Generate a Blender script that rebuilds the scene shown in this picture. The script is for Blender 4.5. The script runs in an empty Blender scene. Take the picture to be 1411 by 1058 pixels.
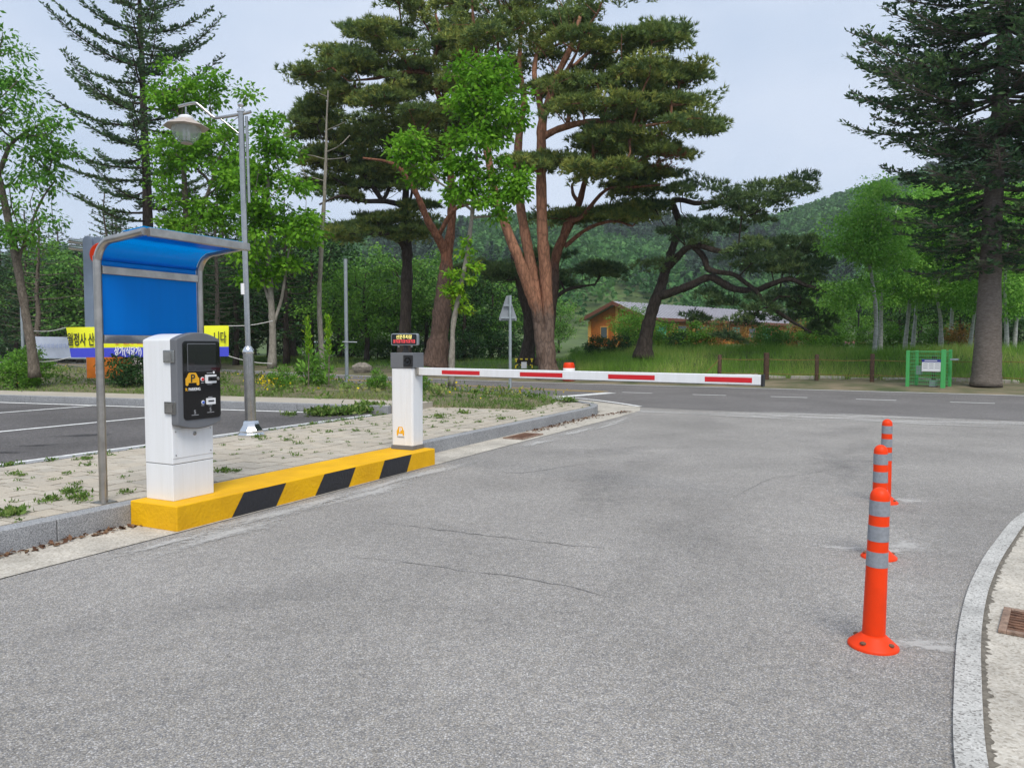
import bpy, math, random
import numpy as np
from mathutils import Vector, Matrix
rng = np.random.default_rng(7)
random.seed(7)
S = bpy.context.scene
C = S.collection
R = math.radians

# ------------------------------------------------------------------ camera, sky, sun, exposure
FPX, PITCH, EYE = 1040.0, math.atan(53 / 1040.0), 1.42
cam_d = bpy.data.cameras.new('camera')
cam_d.sensor_width = 36.0
cam_d.lens = 36.0 * FPX / 1411.0
cam_d.clip_start, cam_d.clip_end = 0.05, 3000.0
cam = bpy.data.objects.new('camera', cam_d)
C.objects.link(cam)
cam.location = (0, 0, EYE)
cam.rotation_euler = (math.pi / 2 - PITCH, 0, 0)
S.camera = cam

SUN_EL, SUN_AZ = 55.0, 172.0          # azimuth clockwise from +Y: high behind the camera
w = bpy.data.worlds.new('World')
S.world = w
w.use_nodes = True
nt = w.node_tree
bg = nt.nodes['Background']
bg.inputs['Strength'].default_value = 0.1
sky = nt.nodes.new('ShaderNodeTexSky')
sky.sky_type = 'NISHITA'
sky.sun_disc = False
sky.sun_elevation = R(SUN_EL)
sky.sun_rotation = R(SUN_AZ)
sky.air_density, sky.dust_density, sky.ozone_density = 1.0, 2.0, 1.0
tc = nt.nodes.new('ShaderNodeTexCoord')
mp = nt.nodes.new('ShaderNodeMapping')
mp.inputs['Scale'].default_value = (1, 1, 2.2)
nz = nt.nodes.new('ShaderNodeTexNoise')
nz.inputs['Scale'].default_value = 1.7
nz.inputs['Detail'].default_value = 6
nz.inputs['Roughness'].default_value = 0.55
cr = nt.nodes.new('ShaderNodeValToRGB')
cr.color_ramp.elements[0].position, cr.color_ramp.elements[1].position = 0.36, 0.66
cr.color_ramp.elements[0].color = (5.75, 7.1, 9.2, 1)
cr.color_ramp.elements[1].color = (8.1, 9.05, 10.7, 1)
mx = nt.nodes.new('ShaderNodeMix')
mx.data_type = 'RGBA'
mx.inputs[0].default_value = 0.85
nt.links.new(tc.outputs['Generated'], mp.inputs['Vector'])
nt.links.new(mp.outputs['Vector'], nz.inputs['Vector'])
nt.links.new(nz.outputs['Fac'], cr.inputs['Fac'])
nt.links.new(sky.outputs['Color'], mx.inputs[6])
nt.links.new(cr.outputs['Color'], mx.inputs[7])
nt.links.new(mx.outputs[2], bg.inputs['Color'])

sd = bpy.data.lights.new('sun', 'SUN')
sd.energy = 3.1
sd.angle = R(28)
sd.color = (1.0, 0.955, 0.89)
sun = bpy.data.objects.new('sun', sd)
C.objects.link(sun)
_d = Vector((math.sin(R(SUN_AZ)) * math.cos(R(SUN_EL)), math.cos(R(SUN_AZ)) * math.cos(R(SUN_EL)), math.sin(R(SUN_EL))))
sun.rotation_euler = _d.to_track_quat('Z', 'Y').to_euler()
sun.location = _d * 40

S.view_settings.view_transform = 'Standard'
S.view_settings.look = 'None'
S.view_settings.exposure = 0.0
S.view_settings.gamma = 1.0
S.view_settings.use_curve_mapping = False
S.render.engine = 'CYCLES'
S.cycles.use_denoising = True
S.cycles.max_bounces = 8
S.cycles.diffuse_bounces = 3
S.cycles.glossy_bounces = 3
S.cycles.transmission_bounces = 4
S.cycles.transparent_max_bounces = 32
S.cycles.volume_bounces = 0

# ------------------------------------------------------------------ geometry helpers
def ray(px, py):
    u, v = (px - 705.5) / FPX, (529 - py) / FPX
    return np.array([u, math.cos(PITCH) + v * math.sin(PITCH), -math.sin(PITCH) + v * math.cos(PITCH)])
def at(px, py, d):
    """world point seen at photo pixel (px, py), d metres in front"""
    r = ray(px, py)
    return np.array([0, 0, EYE]) + r * (d / r[1])
def ground(px, py, z=0.0):
    r = ray(px, py)
    return np.array([0, 0, EYE]) + r * ((z - EYE) / r[2])

def norm(a):
    a = np.asarray(a, float)
    return a / np.maximum(np.linalg.norm(a, axis=-1, keepdims=True), 1e-9)

def smooth_path(pts, n=6, rad=None):
    """Catmull-Rom through pts (with radii): returns denser pts, radii"""
    P = np.asarray(pts, float)
    if rad is not None:
        P = np.hstack([P, np.asarray(rad, float)[:, None]])
    Q = np.vstack([2 * P[0] - P[1], P, 2 * P[-1] - P[-2]])
    out = []
    for i in range(1, len(Q) - 2):
        for k in range(n):
            t = k / n
            out.append(0.5 * (2 * Q[i] + (Q[i + 1] - Q[i - 1]) * t + (2 * Q[i - 1] - 5 * Q[i] + 4 * Q[i + 1] - Q[i + 2]) * t * t
                              + (-Q[i - 1] + 3 * Q[i] - 3 * Q[i + 1] + Q[i + 2]) * t ** 3))
    out.append(Q[-2])
    out = np.array(out)
    return (out[:, :-1], out[:, -1]) if rad is not None else out

class G:
    """collects polygons, builds ONE mesh object"""
    def __init__(s):
        s.V, s.F, s.M, s.n = [], [], [], 0
    def add(s, V, F, m=0):
        V = [tuple(map(float, v)) for v in V]
        s.V += V
        s.F += [tuple(i + s.n for i in f) for f in F]
        s.M += [m] * len(F)
        s.n += len(V)
        return s
    def box(s, lo, hi, m=0, X=None):
        x0, y0, z0 = lo
        x1, y1, z1 = hi
        V = [(x0, y0, z0), (x1, y0, z0), (x1, y1, z0), (x0, y1, z0), (x0, y0, z1), (x1, y0, z1), (x1, y1, z1), (x0, y1, z1)]
        if X is not None:
            V = [X @ Vector(v) for v in V]
        return s.add(V, [(3, 2, 1, 0), (4, 5, 6, 7), (0, 1, 5, 4), (1, 2, 6, 5), (2, 3, 7, 6), (3, 0, 4, 7)], m)
    def tube(s, path, rad, k=10, m=0, caps=True, squash=None):
        P = np.asarray(path, float)
        r = np.broadcast_to(np.asarray(rad, float), (len(P),))
        T = norm(np.gradient(P, axis=0))
        ref = np.array([0, 0, 1.0]) if abs(T[0][2]) < 0.9 else np.array([1.0, 0, 0])
        n = norm(np.cross(T[0], ref))
        V = []
        for i in range(len(P)):
            n = norm(n - T[i] * np.dot(n, T[i]))
            b = np.cross(T[i], n)
            for j in range(k):
                a = 2 * math.pi * j / k
                V.append(P[i] + r[i] * (math.cos(a) * n + math.sin(a) * b))
        F = []
        for i in range(len(P) - 1):
            for j in range(k):
                j2 = (j + 1) % k
                F.append((i * k + j, i * k + j2, (i + 1) * k + j2, (i + 1) * k + j))
        if caps:
            F.append(tuple(range(k))[::-1])
            F.append(tuple((len(P) - 1) * k + j for j in range(k)))
        return s.add(V, F, m)
    def lathe(s, prof, k=24, c=(0, 0, 0), m=0, ph=0.0):
        V, F = [], []
        for r, z in prof:
            for j in range(k):
                a = 2 * math.pi * j / k + ph
                V.append((c[0] + r * math.cos(a), c[1] + r * math.sin(a), c[2] + z))
        for i in range(len(prof) - 1):
            for j in range(k):
                j2 = (j + 1) % k
                F.append((i * k + j, i * k + j2, (i + 1) * k + j2, (i + 1) * k + j))
        if prof[0][0] > 1e-4:
            F.append(tuple(range(k))[::-1])
        if prof[-1][0] > 1e-4:
            F.append(tuple((len(prof) - 1) * k + j for j in range(k)))
        return s.add(V, F, m)
    def prism(s, poly, a, b, frame, m=0):
        """poly (x, y) in a frame (origin, ex, ey, ez), extruded from a to b along ez"""
        o, ex, ey, ez = [np.asarray(q, float) for q in frame]
        n = len(poly)
        V = [o + ex * p[0] + ey * p[1] + ez * a for p in poly] + [o + ex * p[0] + ey * p[1] + ez * b for p in poly]
        F = [tuple(range(n))[::-1], tuple(range(n, 2 * n))] + [(i, (i + 1) % n, n + (i + 1) % n, n + i) for i in range(n)]
        return s.add(V, F, m)
    def sheet(s, pts, z, m=0):
        V = [(p[0], p[1], z) for p in pts]
        a = sum(V[i][0] * V[(i + 1) % len(V)][1] - V[(i + 1) % len(V)][0] * V[i][1] for i in range(len(V)))
        if a < 0:
            V = V[::-1]
        return s.add(V, [tuple(range(len(V)))], m)
    def strip(s, A, B, z, m=0):
        """ribbon between two polylines of equal length"""
        n = len(A)
        V = [(p[0], p[1], z) for p in A] + [(p[0], p[1], z) for p in B]
        F = [(i, i + 1, n + i + 1, n + i) for i in range(n - 1)]
        a, b, c = Vector(V[0]), Vector(V[1]), Vector(V[n])
        if (b - a).cross(c - a).z < 0:
            F = [f[::-1] for f in F]
        return s.add(V, F, m)
    def build(s, name, mats, parent=None, world=False, smooth=False, bevel=0.0, bseg=2, angle=None):
        me = bpy.data.meshes.new(name)
        V = s.V
        if world and parent is not None:
            inv, q = Matrix.Identity(4), parent
            while q is not None:
                inv = inv @ Matrix.LocRotScale(q.location, q.rotation_euler, q.scale).inverted()
                q = q.parent
            V = [tuple(inv @ Vector(v)) for v in V]
        me.from_pydata(V, [], s.F)
        for mm in (mats if isinstance(mats, (list, tuple)) else [mats]):
            me.materials.append(mm)
        me.polygons.foreach_set('material_index', s.M)
        if smooth:
            me.polygons.foreach_set('use_smooth', [True] * len(s.F))
            if angle:
                me.set_sharp_from_angle(angle=R(angle))
        me.update()
        o = bpy.data.objects.new(name, me)
        C.objects.link(o)
        o.parent = parent
        if bevel:
            b = o.modifiers.new('bevel', 'BEVEL')
            b.width, b.segments, b.limit_method, b.angle_limit = bevel, bseg, 'ANGLE', R(40)
            me.polygons.foreach_set('use_smooth', [True] * len(s.F))
            b.harden_normals = True
        return o

def np_mesh(name, V, k, mats, parent=None, tone=None, base=None, smooth=False):
    """V: (N*k, 3) vertices of N separate k-gons; tone: per-vertex value"""
    V = np.asarray(V, np.float32)
    if base is not None:
        V = V - np.asarray(base, np.float32)
    n = len(V) // k
    me = bpy.data.meshes.new(name)
    me.vertices.add(len(V))
    me.vertices.foreach_set('co', V.ravel())
    me.loops.add(n * k)
    me.loops.foreach_set('vertex_index', np.arange(n * k, dtype=np.int32))
    me.polygons.add(n)
    me.polygons.foreach_set('loop_start', np.arange(0, n * k, k, dtype=np.int32))
    me.polygons.foreach_set('loop_total', np.full(n, k, np.int32))
    if tone is not None:
        a = me.attributes.new('tone', 'FLOAT', 'POINT')
        a.data.foreach_set('value', np.asarray(tone, np.float32))
    for mm in (mats if isinstance(mats, (list, tuple)) else [mats]):
        me.materials.append(mm)
    me.update(calc_edges=True)
    o = bpy.data.objects.new(name, me)
    C.objects.link(o)
    o.parent = parent
    return o

def np_faces(name, V, Q, mats, parent=None, base=None, smooth=True):
    """indexed quads"""
    V = np.asarray(V, np.float32)
    if base is not None:
        V = V - np.asarray(base, np.float32)
    Q = np.asarray(Q, np.int32)
    me = bpy.data.meshes.new(name)
    me.vertices.add(len(V))
    me.vertices.foreach_set('co', V.ravel())
    me.loops.add(Q.size)
    me.loops.foreach_set('vertex_index', Q.ravel())
    me.polygons.add(len(Q))
    me.polygons.foreach_set('loop_start', np.arange(0, Q.size, Q.shape[1], dtype=np.int32))
    me.polygons.foreach_set('loop_total', np.full(len(Q), Q.shape[1], np.int32))
    me.polygons.foreach_set('use_smooth', np.full(len(Q), smooth))
    for mm in (mats if isinstance(mats, (list, tuple)) else [mats]):
        me.materials.append(mm)
    me.update(calc_edges=True)
    o = bpy.data.objects.new(name, me)
    C.objects.link(o)
    o.parent = parent
    return o

def tag(o, label=None, cat=None, group=None, kind=None):
    if label: o['label'] = label
    if cat: o['category'] = cat
    if group: o['group'] = group
    if kind: o['kind'] = kind
    return o
def thing(name, label, cat, loc=(0, 0, 0), rz=0.0, group=None):
    o = bpy.data.objects.new(name, None)
    o.empty_display_size = 0.2
    C.objects.link(o)
    o.location = tuple(map(float, loc))
    o.rotation_euler = (0, 0, rz)
    return tag(o, label, cat, group)
def copy_tree(o, parent=None):
    c = o.copy()
    C.objects.link(c)
    c.parent = parent
    for ch in list(o.children):
        copy_tree(ch, c)
    return c

def text(name, s, size, mat, parent, loc, rot, depth=0.0012, sx=1.0, bold=0.0, mirror=False):
    cu = bpy.data.curves.new('t', 'FONT')
    cu.body = s
    cu.size = size
    cu.align_x, cu.align_y = 'CENTER', 'CENTER'
    cu.extrude = depth
    cu.offset = bold
    cu.resolution_u = 3
    t = bpy.data.objects.new('t', cu)
    C.objects.link(t)
    dg = bpy.context.evaluated_depsgraph_get()
    me = bpy.data.meshes.new_from_object(t.evaluated_get(dg), depsgraph=dg)
    bpy.data.objects.remove(t)
    bpy.data.curves.remove(cu)
    me.materials.clear()
    me.materials.append(mat)
    me.name = name
    o = bpy.data.objects.new(name, me)
    C.objects.link(o)
    o.parent = parent
    o.location, o.rotation_euler = loc, rot
    o.scale = (-sx if mirror else sx, 1, 1)
    return o

# ------------------------------------------------------------------ materials
def mat(name, col, rough=0.6, metal=0.0, var=0.0, vscale=8.0, bump=0.0, bscale=60.0, spec=0.5, coat=0.0, col2=None, thr=(0.35, 0.65), emit=0.0, detail=5):
    m = bpy.data.materials.new(name)
    m.use_nodes = True
    t = m.node_tree
    b = t.nodes['Principled BSDF']
    b.inputs['Base Color'].default_value = (*col, 1)
    b.inputs['Roughness'].default_value = rough
    b.inputs['Metallic'].default_value = metal
    b.inputs['Specular IOR Level'].default_value = spec
    b.inputs['Coat Weight'].default_value = coat
    if emit:
        b.inputs['Emission Color'].default_value = (*col, 1)
        b.inputs['Emission Strength'].default_value = emit
    g = t.nodes.new('ShaderNodeNewGeometry')
    if var or col2:
        n = t.nodes.new('ShaderNodeTexNoise')
        n.inputs['Scale'].default_value = vscale
        n.inputs['Detail'].default_value = detail
        n.inputs['Roughness'].default_value = 0.6
        t.links.new(g.outputs['Position'], n.inputs['Vector'])
        r = t.nodes.new('ShaderNodeValToRGB')
        c2 = col2 or tuple(c * (1 - var) for c in col)
        r.color_ramp.elements[0].position, r.color_ramp.elements[1].position = thr
        r.color_ramp.elements[0].color = (*c2, 1)
        r.color_ramp.elements[1].color = (*(tuple(min(1, c * (1 + var * .5)) for c in col)), 1)
        t.links.new(n.outputs['Fac'], r.inputs['Fac'])
        t.links.new(r.outputs['Color'], b.inputs['Base Color'])
    if bump:
        n2 = t.nodes.new('ShaderNodeTexNoise')
        n2.inputs['Scale'].default_value = bscale
        n2.inputs['Detail'].default_value = 4
        t.links.new(g.outputs['Position'], n2.inputs['Vector'])
        bp = t.nodes.new('ShaderNodeBump')
        bp.inputs['Strength'].default_value = bump
        bp.inputs['Distance'].default_value = 0.02
        t.links.new(n2.outputs['Fac'], bp.inputs['Height'])
        t.links.new(bp.outputs['Normal'], b.inputs['Normal'])
    return m

def leaf_mat(name, stops, trans=0.3, rough=0.6, spec=0.08):
    """colour from the leaf's own random tone"""
    m = bpy.data.materials.new(name)
    m.use_nodes = True
    t = m.node_tree
    b = t.nodes['Principled BSDF']
    b.inputs['Roughness'].default_value = rough
    b.inputs['Specular IOR Level'].default_value = spec
    a = t.nodes.new('ShaderNodeAttribute')
    a.attribute_name = 'tone'
    r = t.nodes.new('ShaderNodeValToRGB')
    e = r.color_ramp.elements
    while len(e) < len(stops):
        e.new(0.5)
    for k, c in enumerate(stops):
        e[k].position = k / (len(stops) - 1)
        e[k].color = (*c, 1)
    t.links.new(a.outputs['Fac'], r.inputs['Fac'])
    t.links.new(r.outputs['Color'], b.inputs['Base Color'])
    if trans:
        tr = t.nodes.new('ShaderNodeBsdfTranslucent')
        t.links.new(r.outputs['Color'], tr.inputs['Color'])
        ms = t.nodes.new('ShaderNodeMixShader')
        ms.inputs[0].default_value = trans
        t.links.new(b.outputs[0], ms.inputs[1])
        t.links.new(tr.outputs[0], ms.inputs[2])
        t.links.new(ms.outputs[0], t.nodes['Material Output'].inputs['Surface'])
    return m

class N:
    """tiny node builder"""
    def __init__(s, m):
        s.t = m.node_tree
        s.b = s.t.nodes['Principled BSDF']
    def new(s, typ, **kw):
        n = s.t.nodes.new(typ)
        for k, v in kw.items():
            if k.startswith('_'):
                setattr(n, k[1:], v)
            else:
                n.inputs[k.replace('__', ' ')].default_value = v
        return n
    def link(s, a, b): s.t.links.new(a, b)
    def ramp(s, fac, stops):
        r = s.t.nodes.new('ShaderNodeValToRGB')
        e = r.color_ramp.elements
        while len(e) < len(stops): e.new(0.5)
        for k, (p, c) in enumerate(stops):
            e[k].position = p
            e[k].color = (*c, 1) if not isinstance(c, (int, float)) else (c, c, c, 1)
        s.link(fac, r.inputs['Fac'])
        return r.outputs['Color']
    def mix(s, fac, a, b, blend='MIX'):
        n = s.t.nodes.new('ShaderNodeMix')
        n.data_type, n.blend_type = 'RGBA', blend
        for val, sock in ((fac, n.inputs[0]), (a, n.inputs[6]), (b, n.inputs[7])):
            if isinstance(val, (int, float)): sock.default_value = val if sock == n.inputs[0] else (val, val, val, 1)
            elif isinstance(val, tuple): sock.default_value = (*val, 1)
            else: s.link(val, sock)
        return n.outputs[2]

def asphalt(name, tint, lo, hi, grain, patch=0.25, seed=0.0, stretch=(1, 1, 1)):
    m = bpy.data.materials.new(name)
    m.use_nodes = True
    q = N(m)
    g = q.new('ShaderNodeNewGeometry')
    mpn = q.new('ShaderNodeMapping', Location=(seed, seed, 0))
    q.link(g.outputs['Position'], mpn.inputs['Vector'])
    pos = mpn.outputs['Vector']
    v = q.new('ShaderNodeTexVoronoi', Scale=grain)
    q.link(pos, v.inputs['Vector'])
    sep = q.new('ShaderNodeSeparateColor')
    q.link(v.outputs['Color'], sep.inputs['Color'])
    stone = q.ramp(sep.outputs[0], [(0.0, (lo, lo * 1.02, lo * 1.08)), (0.3, ((lo + hi) * .40,) * 3), (0.55, ((lo + hi) * .46, (lo + hi) * .44, (lo + hi) * .40)), (0.78, (hi * .80, hi * .765, hi * .70)), (0.9, (hi * .88,) * 3), (1.0, (hi * 1.15,) * 3)])
    edge = q.ramp(v.outputs['Distance'], [(0.3, 1.0), (0.8, 0.55)])
    c = q.mix(1.0, stone, edge, 'MULTIPLY')
    c = q.mix(1.0, c, tint, 'MULTIPLY')
    n1 = q.new('ShaderNodeTexNoise', Scale=0.55, Detail=7.0, Roughness=0.62)
    mp2 = q.new('ShaderNodeMapping', Scale=stretch)
    q.link(pos, mp2.inputs['Vector'])
    q.link(mp2.outputs['Vector'], n1.inputs['Vector'])
    c = q.mix(1.0, c, q.ramp(n1.outputs['Fac'], [(0.3, 1 - patch), (0.7, 1 + patch * .6)]), 'MULTIPLY')
    n2 = q.new('ShaderNodeTexNoise', Scale=14.0, Detail=4.0, Roughness=0.7)
    q.link(pos, n2.inputs['Vector'])
    c = q.mix(1.0, c, q.ramp(n2.outputs['Fac'], [(0.3, 0.86), (0.7, 1.12)]), 'MULTIPLY')
    q.link(c, q.b.inputs['Base Color'])
    q.b.inputs['Roughness'].default_value = 0.88
    q.b.inputs['Specular IOR Level'].default_value = 0.3
    bp = q.new('ShaderNodeBump', Strength=0.6, Distance=0.004)
    q.link(v.outputs['Distance'], bp.inputs['Height'])
    bp.invert = True
    q.link(bp.outputs['Normal'], q.b.inputs['Normal'])
    return m

def speckled(name, cols, scale, rough=0.75, big=0.2, bigscale=1.3, bump=0.3, tones=None, rand=0.0):
    """granite / concrete: small mineral grains, slow stains; rand: brightness differs per piece"""
    m = bpy.data.materials.new(name)
    m.use_nodes = True
    q = N(m)
    g = q.new('ShaderNodeNewGeometry')
    v = q.new('ShaderNodeTexVoronoi', Scale=scale)
    q.link(g.outputs['Position'], v.inputs['Vector'])
    sep = q.new('ShaderNodeSeparateColor')
    q.link(v.outputs['Color'], sep.inputs['Color'])
    c = q.ramp(sep.outputs[0], [(k / (len(cols) - 1), x) for k, x in enumerate(cols)])
    n1 = q.new('ShaderNodeTexNoise', Scale=bigscale, Detail=8.0, Roughness=0.7)
    q.link(g.outputs['Position'], n1.inputs['Vector'])
    c = q.mix(1.0, c, q.ramp(n1.outputs['Fac'], [(0.3, 1 - big), (0.68, 1 + big * .4)]), 'MULTIPLY')
    if rand:
        oi = q.new('ShaderNodeObjectInfo')
        ad = q.new('ShaderNodeMath', _operation='ADD')
        q.link(oi.outputs['Random'], ad.inputs[0])
        q.link(g.outputs['Random Per Island'], ad.inputs[1])
        fr = q.new('ShaderNodeMath', _operation='FRACT')
        q.link(ad.outputs[0], fr.inputs[0])
        c = q.mix(1.0, c, q.ramp(fr.outputs[0], [(0, (1 - rand, 1 - rand, 1 - rand)), (0.5, (1.0, .97, .93)), (1, (1 + rand * .6,) * 3)]), 'MULTIPLY')
    q.link(c, q.b.inputs['Base Color'])
    q.b.inputs['Roughness'].default_value = rough
    q.b.inputs['Specular IOR Level'].default_value = 0.3
    if bump:
        n2 = q.new('ShaderNodeTexNoise', Scale=scale * .8, Detail=3.0)
        q.link(g.outputs['Position'], n2.inputs['Vector'])
        bp = q.new('ShaderNodeBump', Strength=bump, Distance=0.006)
        q.link(n2.outputs['Fac'], bp.inputs['Height'])
        q.link(bp.outputs['Normal'], q.b.inputs['Normal'])
    return m

MT = {}
MT['lane'] = asphalt('coarse_grey_asphalt', (1.0, 0.962, 0.925), 0.24, 0.545, 165.0, 0.2)
MT['road'] = asphalt('fine_dark_asphalt', (1.0, 0.96, 0.96), 0.11, 0.34, 130.0, 0.2, 31.0)
MT['lot'] = asphalt('parking_asphalt', (1.0, 0.95, 0.96), 0.07, 0.24, 120.0, 0.3, 77.0)
MT['granite'] = speckled('granite', [(.15, .15, .155), (.27, .275, .285), (.34, .345, .35), (.46, .46, .46)], 190.0, 0.7, 0.2)
MT['concrete'] = speckled('gutter_concrete', [(.34, .305, .25), (.48, .44, .375), (.52, .48, .41), (.58, .545, .48)], 90.0, 0.9, 0.34, 2.2, 0.6)
MT['white_concrete'] = speckled('worn_white_edging', [(.20, .19, .175), (.42, .41, .385), (.48, .47, .44), (.52, .51, .48), (.56, .55, .52)], 120.0, 0.9, 0.3, 3.0, 0.7)
MT['paver'] = speckled('paver_block', [(.38, .34, .28), (.45, .405, .335), (.475, .43, .36), (.53, .485, .41)], 160.0, 0.9, 0.14, 1.1, 0.3, rand=0.10)
MT['sand'] = mat('joint_sand', (.075, .062, .04), 0.95, var=0.5, vscale=20, bump=0.4)
MT['grit'] = mat('dark_grit', (.17, .15, .12), 0.95, var=.4, vscale=40)
MT['soil'] = mat('dry_soil', (.21, .165, .105), 0.95, bump=0.5, bscale=30, col2=(.085, .10, .04), vscale=1.4)
MT['verge'] = mat('verge_ground', (.24, .19, .12), 0.95, bump=0.5, bscale=25, col2=(.07, .09, .03), vscale=0.7)
MT['meadow'] = mat('mossy_ground', (.10, .15, .035), 0.95, bump=0.5, bscale=25, col2=(.045, .075, .02), vscale=0.5)
MT['white_paint'] = mat('road_white_paint', (.68, .68, .66), 0.7, var=0.4, vscale=14, thr=(.25, .55), bump=.2)
MT['yellow_line'] = mat('road_yellow_paint', (.62, .40, .07), 0.7, var=0.4, vscale=12)
def fading(name, col, lo=.35, hi=.6, amount=1.0, sc=22.0):
    """dust or oil lying unevenly on a surface, thinning out towards its rim"""
    m = bpy.data.materials.new(name); m.use_nodes = True
    q = N(m)
    g = q.new('ShaderNodeNewGeometry')
    n = q.new('ShaderNodeTexNoise', Scale=sc, Detail=6.0, Roughness=.75)
    q.link(g.outputs['Position'], n.inputs['Vector'])
    at_ = q.new('ShaderNodeAttribute'); at_.attribute_name = 'tone'
    ad = q.new('ShaderNodeMath', _operation='MULTIPLY_ADD')
    q.link(at_.outputs['Fac'], ad.inputs[0]); ad.inputs[1].default_value = .45
    q.link(n.outputs['Fac'], ad.inputs[2])
    f = q.ramp(ad.outputs[0], [(lo + .25, 0.0), (hi + .25, amount)])
    tr = q.new('ShaderNodeBsdfTransparent')
    ms = q.new('ShaderNodeMixShader')
    q.b.inputs['Base Color'].default_value = (*col, 1); q.b.inputs['Roughness'].default_value = .95
    q.link(f, ms.inputs[0]); q.link(tr.outputs[0], ms.inputs[1]); q.link(q.b.outputs[0], ms.inputs[2])
    q.link(ms.outputs[0], m.node_tree.nodes['Material Output'].inputs['Surface'])
    return m
MT['dust'] = fading('pale_dust', (.50, .485, .46), amount=.75)
MT['oil'] = fading('old_oil', (.03, .03, .032), amount=.6)
MT['damp'] = fading('dark_wear', (.15, .148, .15), .3, .85, .13, 3.0)
MT['crack'] = mat('crack_fill', (.155, .148, .14), 0.9)
MT['worn'] = mat('dusty_wear', (.40, .39, .375), 0.95, var=0.3, vscale=30)
MT['yellow'] = mat('yellow_kerb_paint', (.80, .44, .006), 0.65, bump=0.35, bscale=35, spec=.2)
def chipped(m, c1, c2, c3):
    """paint with faded areas and small chips down to the concrete"""
    q = N(m)
    g = q.new('ShaderNodeNewGeometry')
    n1 = q.new('ShaderNodeTexNoise', Scale=3.0, Detail=6.0)
    n2 = q.new('ShaderNodeTexNoise', Scale=26.0, Detail=8.0, Roughness=.8)
    for n_ in (n1, n2): q.link(g.outputs['Position'], n_.inputs['Vector'])
    c = q.mix(q.ramp(n1.outputs['Fac'], [(.3, 0.0), (.65, 1.0)]), c2, c1)
    c = q.mix(q.ramp(n2.outputs['Fac'], [(.66, 0.0), (.72, .8)]), c, c3)
    q.link(c, q.b.inputs['Base Color'])
chipped(MT['yellow'], (.80, .44, .006), (.66, .35, .008), (.36, .29, .16))
MT['black_paint'] = mat('black_stripe_paint', (.018, .018, .022), 0.5, bump=0.3, bscale=35)
MT['white_metal'] = mat('white_powder_coat', (.77, .78, .80), 0.38, spec=0.5, var=0.07, vscale=4)
MT['grey_metal'] = mat('grey_powder_coat', (.145, .15, .16), 0.45, var=.08, vscale=4)
MT['black_gloss'] = mat('black_acrylic', (.006, .006, .007), 0.06, spec=0.5)
MT['screen'] = mat('screen_glass', (.018, .018, .022), 0.03, spec=0.6)
MT['black_matt'] = mat('black_plastic', (.012, .012, .013), 0.55)
MT['steel'] = mat('brushed_steel', (.44, .43, .41), 0.2, 1.0, var=.12, vscale=14)
MT['dull_steel'] = mat('dull_steel', (.46, .43, .39), 0.33, 1.0, var=.2, vscale=9)
MT['chrome'] = mat('polished_steel', (.72, .72, .72), 0.12, 1.0)
MT['galv'] = mat('galvanised_metal', (.38, .42, .44), 0.5, .6, var=.15, vscale=6)
MT['logo_yellow'] = mat('logo_yellow', (.83, .42, .01), 0.5)
MT['white_print'] = mat('white_print', (.8, .8, .8), 0.5)
MT['grey_print'] = mat('grey_print', (.3, .3, .31), 0.5)
MT['black_print'] = mat('black_print', (.025, .03, .02), 0.6)
MT['red_print'] = mat('red_print', (.62, .05, .03), 0.5)
MT['red'] = mat('red_reflective_tape', (.60, .012, .018), 0.35)
MT['blue_btn'] = mat('blue_button', (.05, .12, .5), 0.3)
MT['orange'] = mat('orange_urethane', (.78, .045, .003), 0.5, var=.14, vscale=5, thr=(.25, .6), spec=.25)
MT['reflect'] = mat('grey_reflective_sheet', (.25, .265, .29), 0.6, var=.15, vscale=60)
MT['led_yellow'] = mat('led_yellow', (1.0, .85, .25), 0.5, emit=1.2)
MT['led_red'] = mat('led_red', (.9, .06, .07), 0.5, emit=0.55)
MT['ban_yellow'] = mat('banner_yellow', (.82, .83, .02), 0.7)
MT['ban_blue'] = mat('banner_blue', (.06, .075, .62), 0.7)
MT['ban_white'] = mat('banner_white', (.62, .66, .76), 0.75, var=.08, vscale=3)
MT['faint_blue'] = mat('faint_blue_print', (.40, .47, .70), 0.75)
MT['rope'] = mat('pale_rope', (.6, .58, .55), 0.9)
MT['pylon'] = mat('grey_blue_paint', (.26, .32, .42), 0.5, var=.1, vscale=3)
MT['sign_orange'] = mat('orange_sign_paint', (.75, .2, .015), 0.5, var=.15, vscale=4)
MT['green'] = mat('green_post_paint', (.075, .42, .11), 0.45)
MT['green_wire'] = mat('green_wire', (.10, .42, .13), 0.5)
MT['wood'] = mat('dark_stained_wood', (.085, .045, .025), 0.8, var=.4, vscale=12, bump=.3)
MT['yellow_rope'] = mat('yellow_rope', (.26, .16, .05), 0.9)
MT['rust'] = mat('rusty_iron', (.17, .085, .05), 0.9, var=.5, vscale=25, bump=.3)
MT['rust_pale'] = mat('rusty_frame', (.27, .18, .13), 0.9, var=.4, vscale=22, bump=.3)
MT['rock'] = mat('grey_rock', (.28, .25, .21), 0.9, var=.4, vscale=6, bump=.7, bscale=12)
MT['house_wall'] = mat('orange_timber_wall', (.46, .135, .016), 0.7, var=.2, vscale=3)
MT['house_post'] = mat('yellow_timber', (.72, .36, .08), 0.7)
MT['roof'] = mat('grey_metal_roof', (.36, .35, .38), 0.4, .1, var=.1, vscale=2)
MT['eave'] = mat('brown_eave', (.16, .055, .03), 0.7)
MT['teal'] = mat('teal_panel', (.07, .42, .32), 0.5)
MT['pane'] = mat('window_glass', (.1, .12, .13), 0.08)
MT['pink_roof'] = mat('red_brown_roof', (.30, .11, .09), 0.7)
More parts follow.
